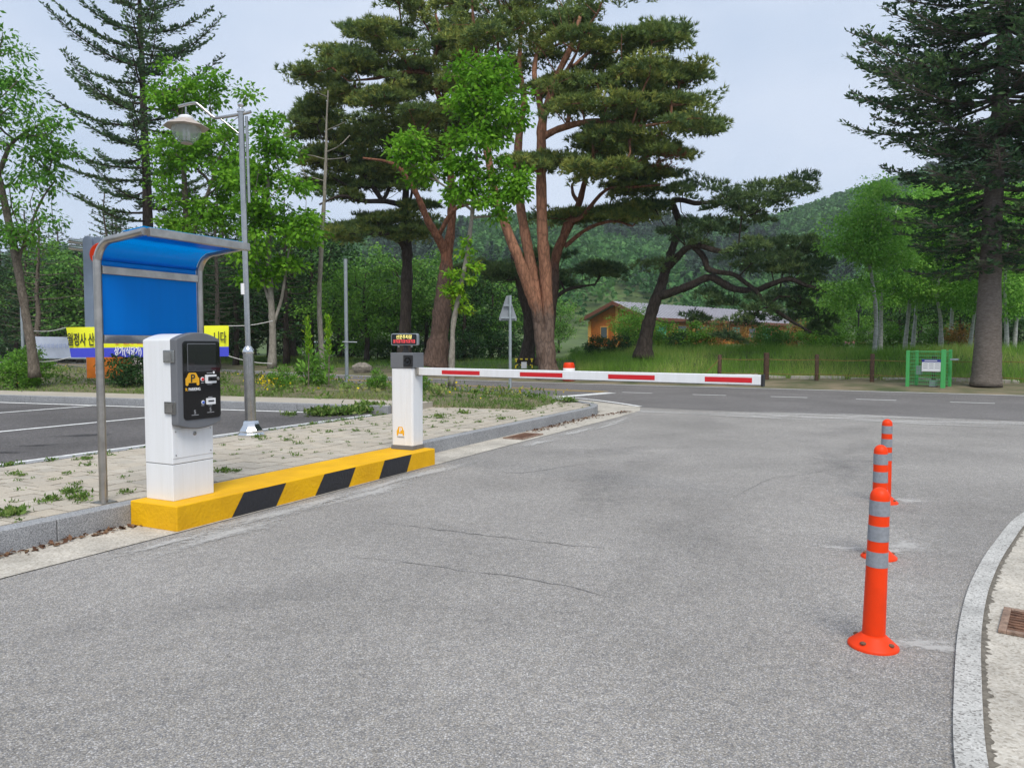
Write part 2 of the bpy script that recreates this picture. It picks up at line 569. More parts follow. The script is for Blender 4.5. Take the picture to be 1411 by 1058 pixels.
# rain streaks on the white cabinets
def streaked(m, c1, c2):
    q = N(m)
    g = q.new('ShaderNodeNewGeometry')
    mp_ = q.new('ShaderNodeMapping', Scale=(22, 22, 1.2))
    n1 = q.new('ShaderNodeTexNoise', Scale=1.0, Detail=6.0, Roughness=.65)
    q.link(g.outputs['Position'], mp_.inputs['Vector']); q.link(mp_.outputs['Vector'], n1.inputs['Vector'])
    q.link(q.mix(q.ramp(n1.outputs['Fac'], [(.32, 0.0), (.62, 1.0)]), c2, c1), q.b.inputs['Base Color'])
streaked(MT['white_metal'], (.78, .79, .80), (.735, .74, .74))
# bark
def bark(name, c1, c2, scale=7.0, stretch=(1, 1, .28), bump=.9, c3=None, z3=None, groove=.55):
    m = bpy.data.materials.new(name)
    m.use_nodes = True
    q = N(m)
    g = q.new('ShaderNodeNewGeometry')
    mpn = q.new('ShaderNodeMapping', Scale=stretch)
    q.link(g.outputs['Position'], mpn.inputs['Vector'])
    v = q.new('ShaderNodeTexVoronoi', Scale=scale)
    v.feature = 'DISTANCE_TO_EDGE'
    nn = q.new('ShaderNodeTexNoise', Scale=scale * .9, Detail=6.0, Roughness=.7)
    q.link(mpn.outputs['Vector'], nn.inputs['Vector'])
    mv = q.mix(0.22, mpn.outputs['Vector'], nn.outputs['Color'], 'ADD')
    q.link(mv, v.inputs['Vector'])
    c = q.mix(q.ramp(nn.outputs['Fac'], [(.3, 0.0), (.7, 1.0)]), c1, c2)
    if c3:   # bark changes with height on the stem: rough and grey low, smooth and red high
        sp = q.new('ShaderNodeSeparateXYZ')
        q.link(g.outputs['Position'], sp.inputs[0])
        ma = q.new('ShaderNodeMapRange')
        ma.inputs[1].default_value, ma.inputs[2].default_value = z3
        q.link(sp.outputs[2], ma.inputs[0])
        ad = q.new('ShaderNodeMath', _operation='MULTIPLY_ADD')
        q.link(nn.outputs['Fac'], ad.inputs[0])
        ad.inputs[1].default_value = 1.0
        q.link(ma.outputs[0], ad.inputs[2])
        f = q.ramp(ad.outputs[0], [(.75, 0.0), (1.1, 1.0)])
        c = q.mix(f, c, q.mix(q.ramp(nn.outputs['Fac'], [(.35, 0.0), (.65, 1.0)]), c3, tuple(x * .6 for x in c3)))
    c = q.mix(1.0, c, q.ramp(v.outputs['Distance'], [(0.0, groove), (0.16, 1.0)]), 'MULTIPLY')
    q.link(c, q.b.inputs['Base Color'])
    q.b.inputs['Roughness'].default_value = 0.92
    q.b.inputs['Specular IOR Level'].default_value = 0.2
    bp = q.new('ShaderNodeBump', Strength=bump, Distance=0.03)
    q.link(v.outputs['Distance'], bp.inputs['Height'])
    q.link(bp.outputs['Normal'], q.b.inputs['Normal'])
    return m
MT['red_bark'] = bark('red_pine_bark', (.13, .085, .062), (.20, .145, .115), 7.0, c3=(.43, .21, .125), z3=(2.0, 4.4))
MT['red_bark_b'] = bark('dark_red_pine_bark', (.10, .065, .05), (.16, .105, .08), 7.0, c3=(.30, .135, .08), z3=(4.0, 6.5))
MT['dark_bark'] = bark('dark_pine_bark', (.055, .042, .034), (.10, .078, .062), 7.0)
MT['fir_bark'] = bark('grey_fir_bark', (.14, .115, .095), (.24, .205, .175), 9.0, (.7, .7, 2.2), .5, groove=.72)
MT['grey_bark'] = bark('grey_brown_bark', (.13, .105, .08), (.23, .195, .155), 14.0, (1, 1, .4), .5)
MT['pale_bark'] = bark('pale_grey_bark', (.22, .195, .155), (.36, .33, .28), 14.0, (1, 1, .4), .4, groove=.7)
MT['birch_bark'] = bark('birch_bark', (.50, .49, .46), (.62, .61, .58), 6.0, (.5, .5, 3.0), .2)
# leaves
LF = {}
LF['pine'] = leaf_mat('pine_needles', [(0.072, 0.126, 0.060), (0.142, 0.221, 0.069), (0.251, 0.309, 0.074), (0.450, 0.427, 0.102)], .22)
LF['dark_pine'] = leaf_mat('dark_pine_needles', [(0.042, 0.085, 0.047), (0.088, 0.151, 0.065), (0.163, 0.240, 0.085), (0.253, 0.312, 0.105)], .22)
LF['fir'] = leaf_mat('fir_needles', [(0.024, 0.061, 0.033), (0.055, 0.117, 0.054), (0.097, 0.180, 0.070), (0.183, 0.279, 0.105)], .2)
LF['rust_needles'] = leaf_mat('rust_needles', [(0.156, 0.065, 0.033), (0.260, 0.117, 0.052)], .2)
LF['maple'] = leaf_mat('maple_leaves', [(0.063, 0.187, 0.011), (0.118, 0.299, 0.020), (0.188, 0.404, 0.030), (0.290, 0.515, 0.053)], .38)
LF['sparse'] = leaf_mat('mid_green_leaves', [(0.054, 0.161, 0.021), (0.099, 0.260, 0.034), (0.153, 0.340, 0.045), (0.232, 0.429, 0.068)], .35)
LF['yellowish'] = leaf_mat('yellow_green_leaves', [(0.094, 0.257, 0.014), (0.187, 0.398, 0.023), (0.281, 0.468, 0.035), (0.393, 0.281, 0.059)], .38)
LF['birch'] = leaf_mat('birch_leaves', [(0.102, 0.276, 0.041), (0.178, 0.404, 0.061), (0.271, 0.536, 0.087), (0.390, 0.637, 0.131)], .35)
LF['wood'] = leaf_mat('woodland_leaves', [(0.055, 0.140, 0.030), (0.103, 0.245, 0.047), (0.171, 0.350, 0.063), (0.270, 0.443, 0.094)], .3)
LF['dark_shrub'] = leaf_mat('dark_shrub_leaves', [(0.021, 0.058, 0.021), (0.043, 0.104, 0.031), (0.077, 0.154, 0.046)], .2)
LF['light_shrub'] = leaf_mat('light_shrub_leaves', [(0.073, 0.195, 0.026), (0.139, 0.309, 0.039), (0.244, 0.439, 0.065)], .35)
LF['orange_shrub'] = leaf_mat('orange_shrub_leaves', [(0.156, 0.156, 0.039), (0.390, 0.221, 0.065), (0.546, 0.260, 0.078)], .35)
LF['grass'] = leaf_mat('grass_blades', [(0.095, 0.222, 0.030), (0.181, 0.350, 0.050), (0.295, 0.464, 0.085), (0.528, 0.528, 0.171)], .35)
LF['weeds'] = leaf_mat('weed_leaves', [(0.065, 0.130, 0.023), (0.117, 0.215, 0.039), (0.195, 0.273, 0.072), (0.312, 0.286, 0.117)], .3)
LF['flowers'] = leaf_mat('yellow_flower_petals', [(.62, .45, .01), (.8, .65, .03)], .3)
LF['hill_leaf'] = leaf_mat('hill_broadleaf', [(0.039, 0.115, 0.037), (0.076, 0.190, 0.054), (0.130, 0.266, 0.075)], .25)
LF['hill_pine'] = leaf_mat('hill_conifer', [(0.022, 0.051, 0.036), (0.041, 0.079, 0.048), (0.064, 0.109, 0.063)], .2)
HAZE = 0.0004
# ------------------------------------------------------------------ the lie of the land
U = np.array([0.4485, 0.8938])       # along the entrance lane
W = np.array([0.8938, -0.4485])      # across it, to the right
O2 = np.array([-3.459, 5.033])       # a point at the foot of the kerb
AZ = math.atan2(U[1], U[0])
def L(t, s, z=None):
    p = O2 + U * t + W * s
    return (p[0], p[1]) if z is None else (p[0], p[1], z)
FAR = np.array([(70, -16), (45, 1), (25, 14.6), (14.6, 21.5), (8.45, 25.1), (.96, 29.3), (-5, 33.9), (-14.4, 42.2), (-35.8, 62), (-60, 86), (-140, 170)])[::-1]
NEAR = np.array([(70, -30), (45, -11), (25, 5.2), (9.65, 14.1), (5.8, 15.75), (2.9, 17.4), (-1.1, 21.0), (-5.6, 25.3), (-12.4, 32.8), (-27, 47), (-60, 80), (-140, 162)])[::-1]
_fp, _np_ = smooth_path(FAR, 8), smooth_path(NEAR, 8)
def yf(x): return np.interp(x, _fp[:, 0], _fp[:, 1])
def yn(x): return np.interp(x, _np_[:, 0], _np_[:, 1])
def sstep(a, b, x):
    t = np.clip((np.asarray(x, float) - a) / (b - a), 0, 1)
    return t * t * (3 - 2 * t)
def hz(x, y):
    """height of the natural ground beyond the road"""
    x, y = np.asarray(x, float), np.asarray(y, float)
    s = (y - yf(x)) * 0.83
    right = sstep(0.5, 7.0, x)
    b = 0.02 + 0.13 * sstep(0.2, 3, s) + (0.30 + 0.62 * right) * sstep(3.3, 8.5, s) + 2.0 * sstep(15, 130, s)
    b = b + np.where(s > 4, 0.06 * np.sin(x * .9 + y * .5) + .05 * np.sin(x * .37 - y * .8), 0)
    return np.where(s < 0, -0.06, b)
def on_far_side(px, off):
    """point in the photo's column px that stands off metres (along y) beyond the far road edge"""
    k = (px - 705.5) / FPX
    lo, hi = 5.0, 120.0
    for _ in range(50):
        m = (lo + hi) / 2
        if m - yf(k * m) - off > 0: hi = m
        else: lo = m
    return np.array([k * lo, lo, float(hz(k * lo, lo))])

def struct(o): return tag(o, kind='structure')

# ground sheet: fine near, coarse far
gx = np.unique(np.concatenate([np.arange(-420, -60, 20), np.arange(-60, 60, 1.0), np.arange(60, 421, 20)]))
gy = np.unique(np.concatenate([np.arange(-40, 10, 5), np.arange(10, 60, .7), np.arange(60, 150, 5), np.arange(150, 600, 25)]))
GX, GY = np.meshgrid(gx, gy)
GZ = hz(GX, GY)
nx, ny = len(gx), len(gy)
idx = np.arange(nx * ny).reshape(ny, nx)
Q = np.stack([idx[:-1, :-1], idx[:-1, 1:], idx[1:, 1:], idx[1:, :-1]], -1).reshape(-1, 4)
go_ = struct(np_faces('ground', np.stack([GX, GY, GZ], -1).reshape(-1, 3), Q, [MT['verge'], MT['meadow']]))
_s = ((GY - yf(GX)) * .83)[:-1, :-1].reshape(-1)
go_.data.polygons.foreach_set('material_index', (_s > 4.6).astype(np.int32))

# entrance lane and main road
xs = np.concatenate([np.linspace(-60, -14, 24), np.linspace(-13, 16, 60), np.linspace(17, 70, 40)])
nearp = np.stack([xs, yn(xs)], 1)
farp = np.stack([xs, yf(xs)], 1)
lane_pts = [(-12, -25), (45, -25)] + [tuple(p + np.array([0, .25])) for p in nearp[(xs > -9) & (xs < 45)][::-1]]
struct(G().sheet(lane_pts, 0.0).build('entrance_lane', MT['lane']))
struct(G().strip(nearp, farp, 0.004).build('main_road', MT['road']))

# painted lines of the main road
def off_pts(P, d):
    P = np.asarray(P, float)
    T = norm(np.gradient(P, axis=0))
    return P + np.stack([-T[:, 1], T[:, 0]], 1) * d
def dash(P, a, b):
    """part of polyline P between arc lengths a and b"""
    P = np.asarray(P, float)
    s = np.concatenate([[0], np.cumsum(np.linalg.norm(np.diff(P, axis=0), axis=1))])
    t = np.linspace(a, b, max(2, int((b - a) / .8) + 2))
    return np.stack([np.interp(t, s, P[:, 0]), np.interp(t, s, P[:, 1])], 1)
wl, yl = G(), G()
fe = farp[(xs > -50) & (xs < 60)]
wl.strip(off_pts(fe, -.25), off_pts(fe, -.40), 0.009)
lx = xs[(xs > -50) & (xs < -2.5)]
ne = np.stack([lx, yn(lx)], 1)
wl.strip(off_pts(ne, .45), off_pts(ne, .60), 0.009)
# dashed centre line to the right, solid double yellow to the left
cx = np.linspace(3.0, 40, 160)
cen = np.stack([cx, yn(cx) * .47 + yf(cx) * .53], 1)
wg = G()
a = 0.4
while a < 40:
    q = dash(cen, a, a + .95)
    wl.strip(off_pts(q, .06), off_pts(q, -.06), 0.009)
    a += 2.15
cx = np.linspace(-45, 2.9, 120)
cen2 = np.stack([cx, yn(cx) * .47 + yf(cx) * .53], 1)
for o_ in (.10, -.22):
    yl.strip(off_pts(cen2, o_ + .06), off_pts(cen2, o_ - .06), 0.009)
# stop line and the curved edge line round the island tip
p, q = ground(768, 547.5), ground(842, 541.5)
d_ = norm((q - p)[:2]); n_ = np.array([-d_[1], d_[0]])
wl.sheet([p[:2] - n_ * .2, q[:2] - n_ * .2, q[:2] + n_ * .2, p[:2] + n_ * .2], 0.010)
arc = smooth_path([ground(600, 541)[:2], ground(700, 544.5)[:2], ground(778, 547.8)[:2], ground(815, 551)[:2], ground(850, 555.5)[:2], ground(882, 560.5)[:2]], 5)
wl.strip(off_pts(arc, .07), off_pts(arc, -.07), 0.012)
struct(wl.build('white_road_markings', MT['white_paint']))
struct(yl.build('yellow_centre_line', MT['yellow_line']))

# dusty worn patches where the lane meets the road and by the posts, and the cracks
wp = G()
def blot(c, rx, ry, ang, z=0.003, k=26):
    ph = rng.uniform(0, 6.28, 4)
    pts = []
    for j in range(k):
        a = 2 * math.pi * j / k
        r = 1 + .22 * math.sin(2 * a + ph[0]) + .18 * math.sin(3 * a + ph[1]) + .12 * math.sin(7 * a + ph[2]) + .08 * rng.normal()
        x, y = rx * r * math.cos(a), ry * r * math.sin(a)
        pts.append((c[0] + x * math.cos(ang) - y * math.sin(ang), c[1] + x * math.sin(ang) + y * math.cos(ang)))
    return pts
def fans(name, blots, m):
    """soft-edged patches: (centre, rx, ry, angle, z) each a fan that fades to its rim"""
    V, T = [], []
    for c, rx, ry, an, z in blots:
        P = blot(c, rx, ry, an, k=22)
        for i in range(len(P)):
            p, q = P[i], P[(i + 1) % len(P)]
            V += [(c[0], c[1], z), (p[0], p[1], z), (q[0], q[1], z)]
            T += [1, 0, 0]
    return struct(np_mesh(name, np.array(V), 3, m, None, np.array(T)))
# cracks
cg = G()
def crack(pts, wdt=.006):
    P = [np.asarray(p[:2], float) for p in pts]
    out = [P[0]]
    for a, b in zip(P[:-1], P[1:]):
        n = max(3, int(np.linalg.norm(b - a) / .06))
        for k in range(1, n + 1):
            out.append(a + (b - a) * k / n + rng.normal(0, .012, 2) * (k < n))
    out = np.array(out)
    ww = np.abs(rng.normal(1, .5, len(out)))[:, None] * wdt * np.minimum(1, np.minimum(np.arange(len(out)), np.arange(len(out))[::-1]) / 6.0)[:, None]
    T = norm(np.gradient(out, axis=0))
    nn = np.stack([-T[:, 1], T[:, 0]], 1)
    cg.strip(out + nn * ww, out - nn * ww, 0.003)
crack([ground(*p) for p in ((512, 719), (560, 724), (620, 731), (700, 741), (790, 752), (860, 757))], .004)
crack([ground(*p) for p in ((470, 766), (540, 772), (620, 783), (700, 793), (790, 809), (860, 828))], .0035)
crack([ground(*p) for p in ((640, 648), (720, 652), (800, 640), (930, 634))], .004)
crack([ground(*p) for p in ((1000, 690), (1060, 660), (1120, 652), (1180, 640))], .003)
struct(cg.build('road_cracks', MT['crack']))

# gutter of concrete along the kerb, wedge-shaped apron round the island tip
gut = G()
tt = np.linspace(-8, 11.6, 30)
gut.strip([L(t, 0) for t in tt], [L(t, .54 + .05 * math.sin(t * .7) * .3) for t in tt], 0.006)
apron = [L(11.6, 0), L(11.6, .54), L(12.3, .52), L(12.9, .5), (2.95, 17.3), (2.35, 18.6), (1.55, 20.0), (.2, 21.0), (-.5, 20.5), (.5, 19.0), (1.5, 17.2), (1.9, 16.2)]
gut.sheet(apron, 0.006)
struct(gut.build('kerb_gutter', MT['concrete']))

# right-hand edging: white concrete band, then a broad gutter
ro = smooth_path([(0.1, -.5), (.75, .9), (1.2, 1.85), (1.491, 2.472), (1.868, 3.119), (2.283, 3.783), (2.784, 4.497), (3.448, 5.331), (4.324, 6.31), (5.6, 7.35), (7.6, 8.2), (11, 8.4), (16, 6.9), (30, 1.0)], 6)
ri = off_pts(ro, -.098)
ri2 = off_pts(ro, -.112)
bd = G()
bd.strip(ro, ri, 0.018)
bd.add([(p[0], p[1], 0.018) for p in ro] + [(p[0], p[1], -.01) for p in ro], [(i, len(ro) + i, len(ro) + i + 1, i + 1) for i in range(len(ro) - 1)])
struct(bd.build('white_edging', MT['white_concrete']))
jt = G()
ro_f = smooth_path(ro, 8)
jw = np.abs(rng.normal(.006, .010, len(ro_f)))[:, None]
_t = norm(np.gradient(ro_f, axis=0)); _n = np.stack([_t[:, 1], -_t[:, 0]], 1)
jt.strip(ro_f + _n * .096, ro_f + _n * (.112 + jw), 0.0115)
struct(jt.build('edging_joint', MT['grit']))
gr = G()
gr.strip(ri2, off_pts(ro, -1.5), 0.010)
struct(gr.build('wide_gutter', MT['concrete']))
gv = G()
gv.strip(off_pts(ro, -1.5), off_pts(ro, -1.65), 0.16)
gv.add([(p[0], p[1], 0.16) for p in off_pts(ro, -1.5)] + [(p[0], p[1], -.01) for p in off_pts(ro, -1.5)], [(i, len(ro) + i, len(ro) + i + 1, i + 1) for i in range(len(ro) - 1)])
struct(gv.build('far_kerb', MT['granite']))
struct(G().strip(off_pts(ro, -1.65), off_pts(ro, -4.5), 0.155).build('right_verge', MT['verge']))

def grate(name, label, o, ax, bx, la, lb, nb, z, bar_m, fr_m):
    """frame and bars over a flat sheet coloured black for the shade below; bars run along bx"""
    ax, bx = np.array([*norm(ax), 0.]), np.array([*norm(bx), 0.])
    fr = (np.array([o[0], o[1], z]), ax, bx, np.array([0, 0, 1.0]))
    t = thing(name, label, 'drain grate', (o[0], o[1], z))
    g = G()
    f = .035
    def rect(a0, a1, b0, b1): return [(a0, b0), (a1, b0), (a1, b1), (a0, b1)]
    for r in (rect(0, la, 0, f), rect(0, la, lb - f, lb), rect(0, f, f, lb - f), rect(la - f, la, f, lb - f)):
        g.prism(r, 0.001, .018, fr)
    g.build('frame', fr_m, t, True, bevel=.003)
    G().prism(rect(f, la - f, f, lb - f), .0012, .003, fr).build('painted_shade', MT['black_matt'], t, True)  # thin black sheet on the gutter; shade between the bars put in as colour
    st = (la - 2 * f) / nb
    for k in range(nb):
        a0 = f + st * (k + .28)
        G().prism(rect(a0, a0 + st * .5, f, lb - f), .003, .0165, fr).build('bar', bar_m, t, True)
    return t
grate('drain_grate', 'rusty iron drain grate set in pale concrete gutter right of the orange posts', (2.632, 3.973), (-.595, -.803), (.80, -.60), .41, .55, 8, .010, MT['rust'], MT['rust_pale'])
grate('drain_grate', 'rusty drain grate in the gutter under the granite kerb beyond the barrier post', L(7.2, .10), U, W, .75, .34, 12, .006, MT['rust'], MT['rust_pale'])

# ------------------------------------------------------------------ the raised island: kerbs, pavers, parking lot, planted strip
ZP = 0.17
kerb = struct(thing('granite_kerb', None, None, L(0, 0, 0)))
kg = G()
kb = kg.box((0, 0, -.05), (.994, .15, ZP)).build('kerb_stone', MT['granite'], kerb, bevel=.008)
kme = kb.data
def kerb_stone(parent, p, ang, ln=1.0, first=[True]):
    o = kb if first[0] else kb.copy()
    if not first[0]: C.objects.link(o)
    first[0] = False
    o.parent = parent
    pl = parent.location
    o.location = (p[0] - pl[0], p[1] - pl[1], p[2] if len(p) > 2 else 0)
    o.rotation_euler = (0, 0, ang)
    o.scale = (ln, 1, 1)
    return o
t = -7.6
while t < 11.3:
    ln = 1.0
    kerb_stone(kerb, L(t, 0), AZ)
    t += 1.0
# rounded end towards the road
endp = smooth_path([L(t, 0), (1.83, 16.05), (1.62, 16.9), (1.15, 17.9), (.55, 18.8), (-.15, 19.6), (-.9, 20.35)], 2)
for a, b in zip(endp[:-1], endp[1:]):
    d = b - a
    kerb_stone(kerb, a, math.atan2(d[1], d[0]), np.linalg.norm(d) * .997)
# far side along the road
fx = np.linspace(-.9, -30, 30)
rk = G()
rp = np.stack([fx, yn(fx) - .25], 1)
rk.strip(rp, off_pts(rp, .15), ZP)
rk.add([(p[0], p[1], ZP) for p in rp] + [(p[0], p[1], -.05) for p in rp], [(i, len(rp) + i, len(rp) + i + 1, i + 1) for i in range(len(rp) - 1)])
struct(rk.build('roadside_kerb', MT['granite']))

# parking lot
CN = np.array(L(8.5, -3.05))
FK = np.array([-9.28, 3.1]) / np.linalg.norm([-9.28, 3.1])      # direction of the far kerb
FN = np.array([-FK[1], FK[0]]) * -1                                 # away from the camera
if FN[1] < 0: FN = -FN
def K(a, b): return CN + FK * a + FN * b
lot = [L(-9, -3.05), L(8.5, -3.05), tuple(K(34, 0)), (-40, 8)]
struct(G().sheet(lot, 0.15).build('parking_lot', MT['lot']))
pl = G()
pl.strip([L(t, -3.06) for t in np.linspace(-8, 8.2, 20)], [L(t, -3.16) for t in np.linspace(-8, 8.2, 20)], 0.156)
for s_ in (-6.28, -9.57, -12.9):
    a1 = 6.75 if s_ > -7 else (6.3 if s_ > -11 else 5.8)
    pl.strip([L(t, s_) for t in np.linspace(-5, a1 + .9, 12)], [L(t, s_ - .12) for t in np.linspace(-5, a1 + .9, 12)], 0.156)
q = [K(a, -.16) for a in np.linspace(.6, 26, 10)]
pl.strip(q, [K(a, -.30) for a in np.linspace(.6, 26, 10)], 0.156)
struct(pl.build('parking_bay_lines', MT['white_paint']))
fans('oil_stain', [(ground(52, 614, .15)[:2], .42, .10, .25, .158), (ground(0, 624, .15)[:2], .5, .12, .2, .1581), (ground(120, 600, .15)[:2], .6, .2, .2, .1582)], MT['oil'])
# flush kerb between pavers and lot, and the raised one behind it
lk = struct(thing('lot_kerb', None, None, L(0, -2.90, 0)))
t = -7.0
while t < 8.0:
    o = kerb_stone(lk, L(t, -2.90, -.007), AZ)
    o.name = 'kerb_stone'
    t += 1.0
fk = struct(thing('back_kerb', None, None, (CN[0], CN[1], 0)))
angk = math.atan2(FK[1], FK[0]) + math.pi
for k in range(24):
    p = K(k * 1.0 + 1.0, .15)
    o = kerb_stone(fk, (p[0], p[1], .115), angk)
# stones loosely leaning on the back kerb
ZB = 0.283
struct(G().prism([tuple(q) for q in (K(-.3, .302), K(26, .302), K(26, 1.5), K(-.3, 1.5))], .05, ZB, ((0, 0, 0), (1, 0, 0), (0, 1, 0), (0, 0, 1))).build('back_walk', MT['paver']))

# paver blocks: 300 nearest one by one, the rest joined
sw = struct(thing('sidewalk', None, None, (0, 0, 0)))
base_poly = [L(-9, -.15), L(11.5, -.15), (1.55, 16.2), (1.2, 17.2), (.5, 18.4), (-.5, 19.6), (-1.6, 20.6), tuple(K(-.3, 1.4)), tuple(K(-.25, .2)), L(8.5, -2.90), L(-9, -2.90)]
G().sheet(base_poly, ZP - .016).build('paver_bed', MT['sand'], sw)
PU, PW = .20, .24
blocks = []
row = 0
s0 = -.165
while s0 - PW > -2.915:
    off = (row % 2) * PU / 2
    t = -3.2 + off
    while t < 12.2:
        blocks.append((t, s0 - PW))
        t += PU
    row += 1
    s0 -= PW
# the tip beyond the lot
for row in range(row, row + 13):
    s1 = -.165 - PW * (row + 1)
    t = 8.6 + (row % 2) * PU / 2
    while t < 14.0:
        blocks.append((t, s1))
        t += PU
def inside(p, poly):
    c = False
    for i in range(len(poly)):
        a, b = poly[i], poly[i - 1]
        if (a[1] > p[1]) != (b[1] > p[1]) and p[0] < (b[0] - a[0]) * (p[1] - a[1]) / (b[1] - a[1]) + a[0]:
            c = not c
    return c
def shows(t, s):
    x, y = L(t + .1, s + .12)
    return abs(x / max(y, .1)) < .70 and y > 1
def in_strip(p):
    c = np.asarray(p) - CN
    return c @ FN > 1.5 and c @ FK > -2.35
blocks = [b for b in blocks if inside(L(b[0] + .1, b[1] + .12), base_poly) and not in_strip(L(b[0] + .1, b[1] + .12))]
vis = [b for b in blocks if shows(*b)]
vis.sort(key=lambda b: np.linalg.norm(L(b[0], b[1])))
near_b, rest_b = vis[:295], vis[295:] + [b for b in blocks if not shows(*b)]
gq = .0085
one = G()
one.box((gq, gq, -.03), (PU - gq, PW - gq, 0.0))
pm = None
for t, s in near_b:
    if pm is None:
        o = one.build('paver', MT['paver'], sw, bevel=.004, bseg=1)
        pm = o
    else:
        o = pm.copy()
        C.objects.link(o)
    p = L(t, s + PW)
    o.location = (p[0], p[1], ZP + rng.normal(0, .0016))
    o.rotation_euler = (rng.normal(0, .006), rng.normal(0, .006), AZ + rng.normal(0, .006))
    o.scale = (1, -1, 1) if False else (1, 1, 1)
    # local +y is to the left of the lane, so the block spans s-PW..s from its own corner
    o.location = (L(t, s + PW)[0], L(t, s + PW)[1], o.location[2])
rg = G()
for t, s in rest_b:
    z1 = ZP + rng.normal(0, .0016)
    P4 = [L(t + gq, s + gq), L(t + PU - gq, s + gq), L(t + PU - gq, s + PW - gq), L(t + gq, s + PW - gq)]
    V = [(p[0], p[1], ZP - .03) for p in P4] + [(p[0], p[1], z1 + rng.normal(0, .0008)) for p in P4]
    rg.add(V, [(4, 5, 6, 7)[::-1], (0, 1, 5, 4)[::-1], (1, 2, 6, 5)[::-1], (2, 3, 7, 6)[::-1], (3, 0, 4, 7)[::-1]])
o = rg.build('paver_field', MT['paver'], sw)
tag(o, kind='stuff')

# planted strip between the lot and the road
def hs(x, y):
    """height of the planted strip"""
    c = np.stack([np.asarray(x, float) - CN[0], np.asarray(y, float) - CN[1]], -1)
    b = c @ FN
    d = yn(x) - np.asarray(y, float)
    return 0.265 - .09 * sstep(3.0, .4, d) + .05 * sstep(1.5, 4, b) * sstep(.3, 4, d) + .03 * np.sin(np.asarray(x) * 2.1 + np.asarray(y) * 1.3)
nA, nB = 70, 16
A_ = np.linspace(-2.4, 30, nA)
vs = []
for a in A_:
    p0 = K(a, 1.45)
    # out to the roadside kerb
    lo_, hi_ = 0.0, 40.0
    for _ in range(40):
        m_ = (lo_ + hi_) / 2
        pp = p0 + FN * m_
        if pp[1] > yn(pp[0]) - .42: hi_ = m_
        else: lo_ = m_
    for b in np.concatenate([[0, .02], np.linspace(.06, 1, nB - 2)]):
        pp = p0 + FN * lo_ * b
        vs.append((pp[0], pp[1], .15 if b == 0 or a == A_[0] else max(.16, float(hs(pp[0], pp[1])) - .05 * float(sstep(1.5, -1.5, a)))))
idx = np.arange(nA * nB).reshape(nA, nB)
Q = np.stack([idx[:-1, :-1], idx[1:, :-1], idx[1:, 1:], idx[:-1, 1:]], -1).reshape(-1, 4)
struct(np_faces('planted_strip', vs, Q[:, ::-1], MT['soil']))
STRIP = np.array(vs).reshape(nA, nB, 3)
# soil below the pavers at the tip
struct(G().sheet([L(8.4, -2.9), L(11.9, -.6), (.8, 17.4), (-.2, 19.0), (-1.5, 20.5), (-4, 23.0), tuple(K(5, 6.5)), tuple(K(5, 1.3)), tuple(K(-.2, 1.3)), tuple(K(-.28, .25))], ZP - .008).build('island_tip', MT['concrete']))
# rough kerb stones at the foot of the grass bank across the road
bx_ = np.arange(6.0, 30, .9)
bk = struct(thing('bank_edging', None, None, (0, 0, 0)))
eb = None
for x in bx_:
    y = float(yf(x)) + 4.5
    if eb is None:
        eb = G().box((0, 0, -.1), (.86, .22, .13)).build('edging_stone', MT['concrete'], bk, bevel=.03)
        o = eb
    else:
        o = eb.copy(); C.objects.link(o)
    dx = float(yf(x + .4) - yf(x - .4)) / .8
    o.location = (x, y, float(hz(x, y)) + rng.normal(0, .02))
    o.rotation_euler = (0, rng.normal(0, .03), math.atan(dx) + rng.normal(0, .04))
# ------------------------------------------------------------------ yellow platform
PT0, PT1, PS = 0.98, 4.62, 0.53
pf = thing('barrier_platform', 'yellow painted concrete plinth with black diagonal stripes along the lane edge', 'plinth', L(PT0, 0, 0), AZ)
# local x along the lane, local y to the left; the front face is y = -PS
G().box((0, -PS, 0), (PT1 - PT0, .0, .20)).build('block', MT['yellow'], pf, bevel=.012)
def front_xz(px, py):
    """photo pixel -> (x, z) on the plinth's front face"""
    r = ray(px, py)
    n = np.array([W[0], W[1], 0])
    p0 = np.array([*L(PT0, PS), 0])
    h = np.array([0, 0, EYE]) + r * (np.dot(p0 - np.array([0, 0, EYE]), n) / np.dot(r, n))
    return np.dot((h - p0)[:2], U), h[2]
for (tl, tr, br, bl) in (((336, 673), (394, 660), (380, 696), (319, 711)), ((447, 650), (490, 642), (480, 669), (434, 681)), ((530, 632), (567, 626), (560, 649), (522, 658))):
    xt = [front_xz(*p)[0] for p in (bl, br, tr, tl)]
    poly = [(xt[0], .004), (xt[1], .004), (xt[2], .192), (xt[3], .192)]
    G().prism(poly, 0.0015, .003, ((0, -PS, 0), (1, 0, 0), (0, 0, 1), (0, -1, 0))).build('black_stripe', MT['black_paint'], pf)

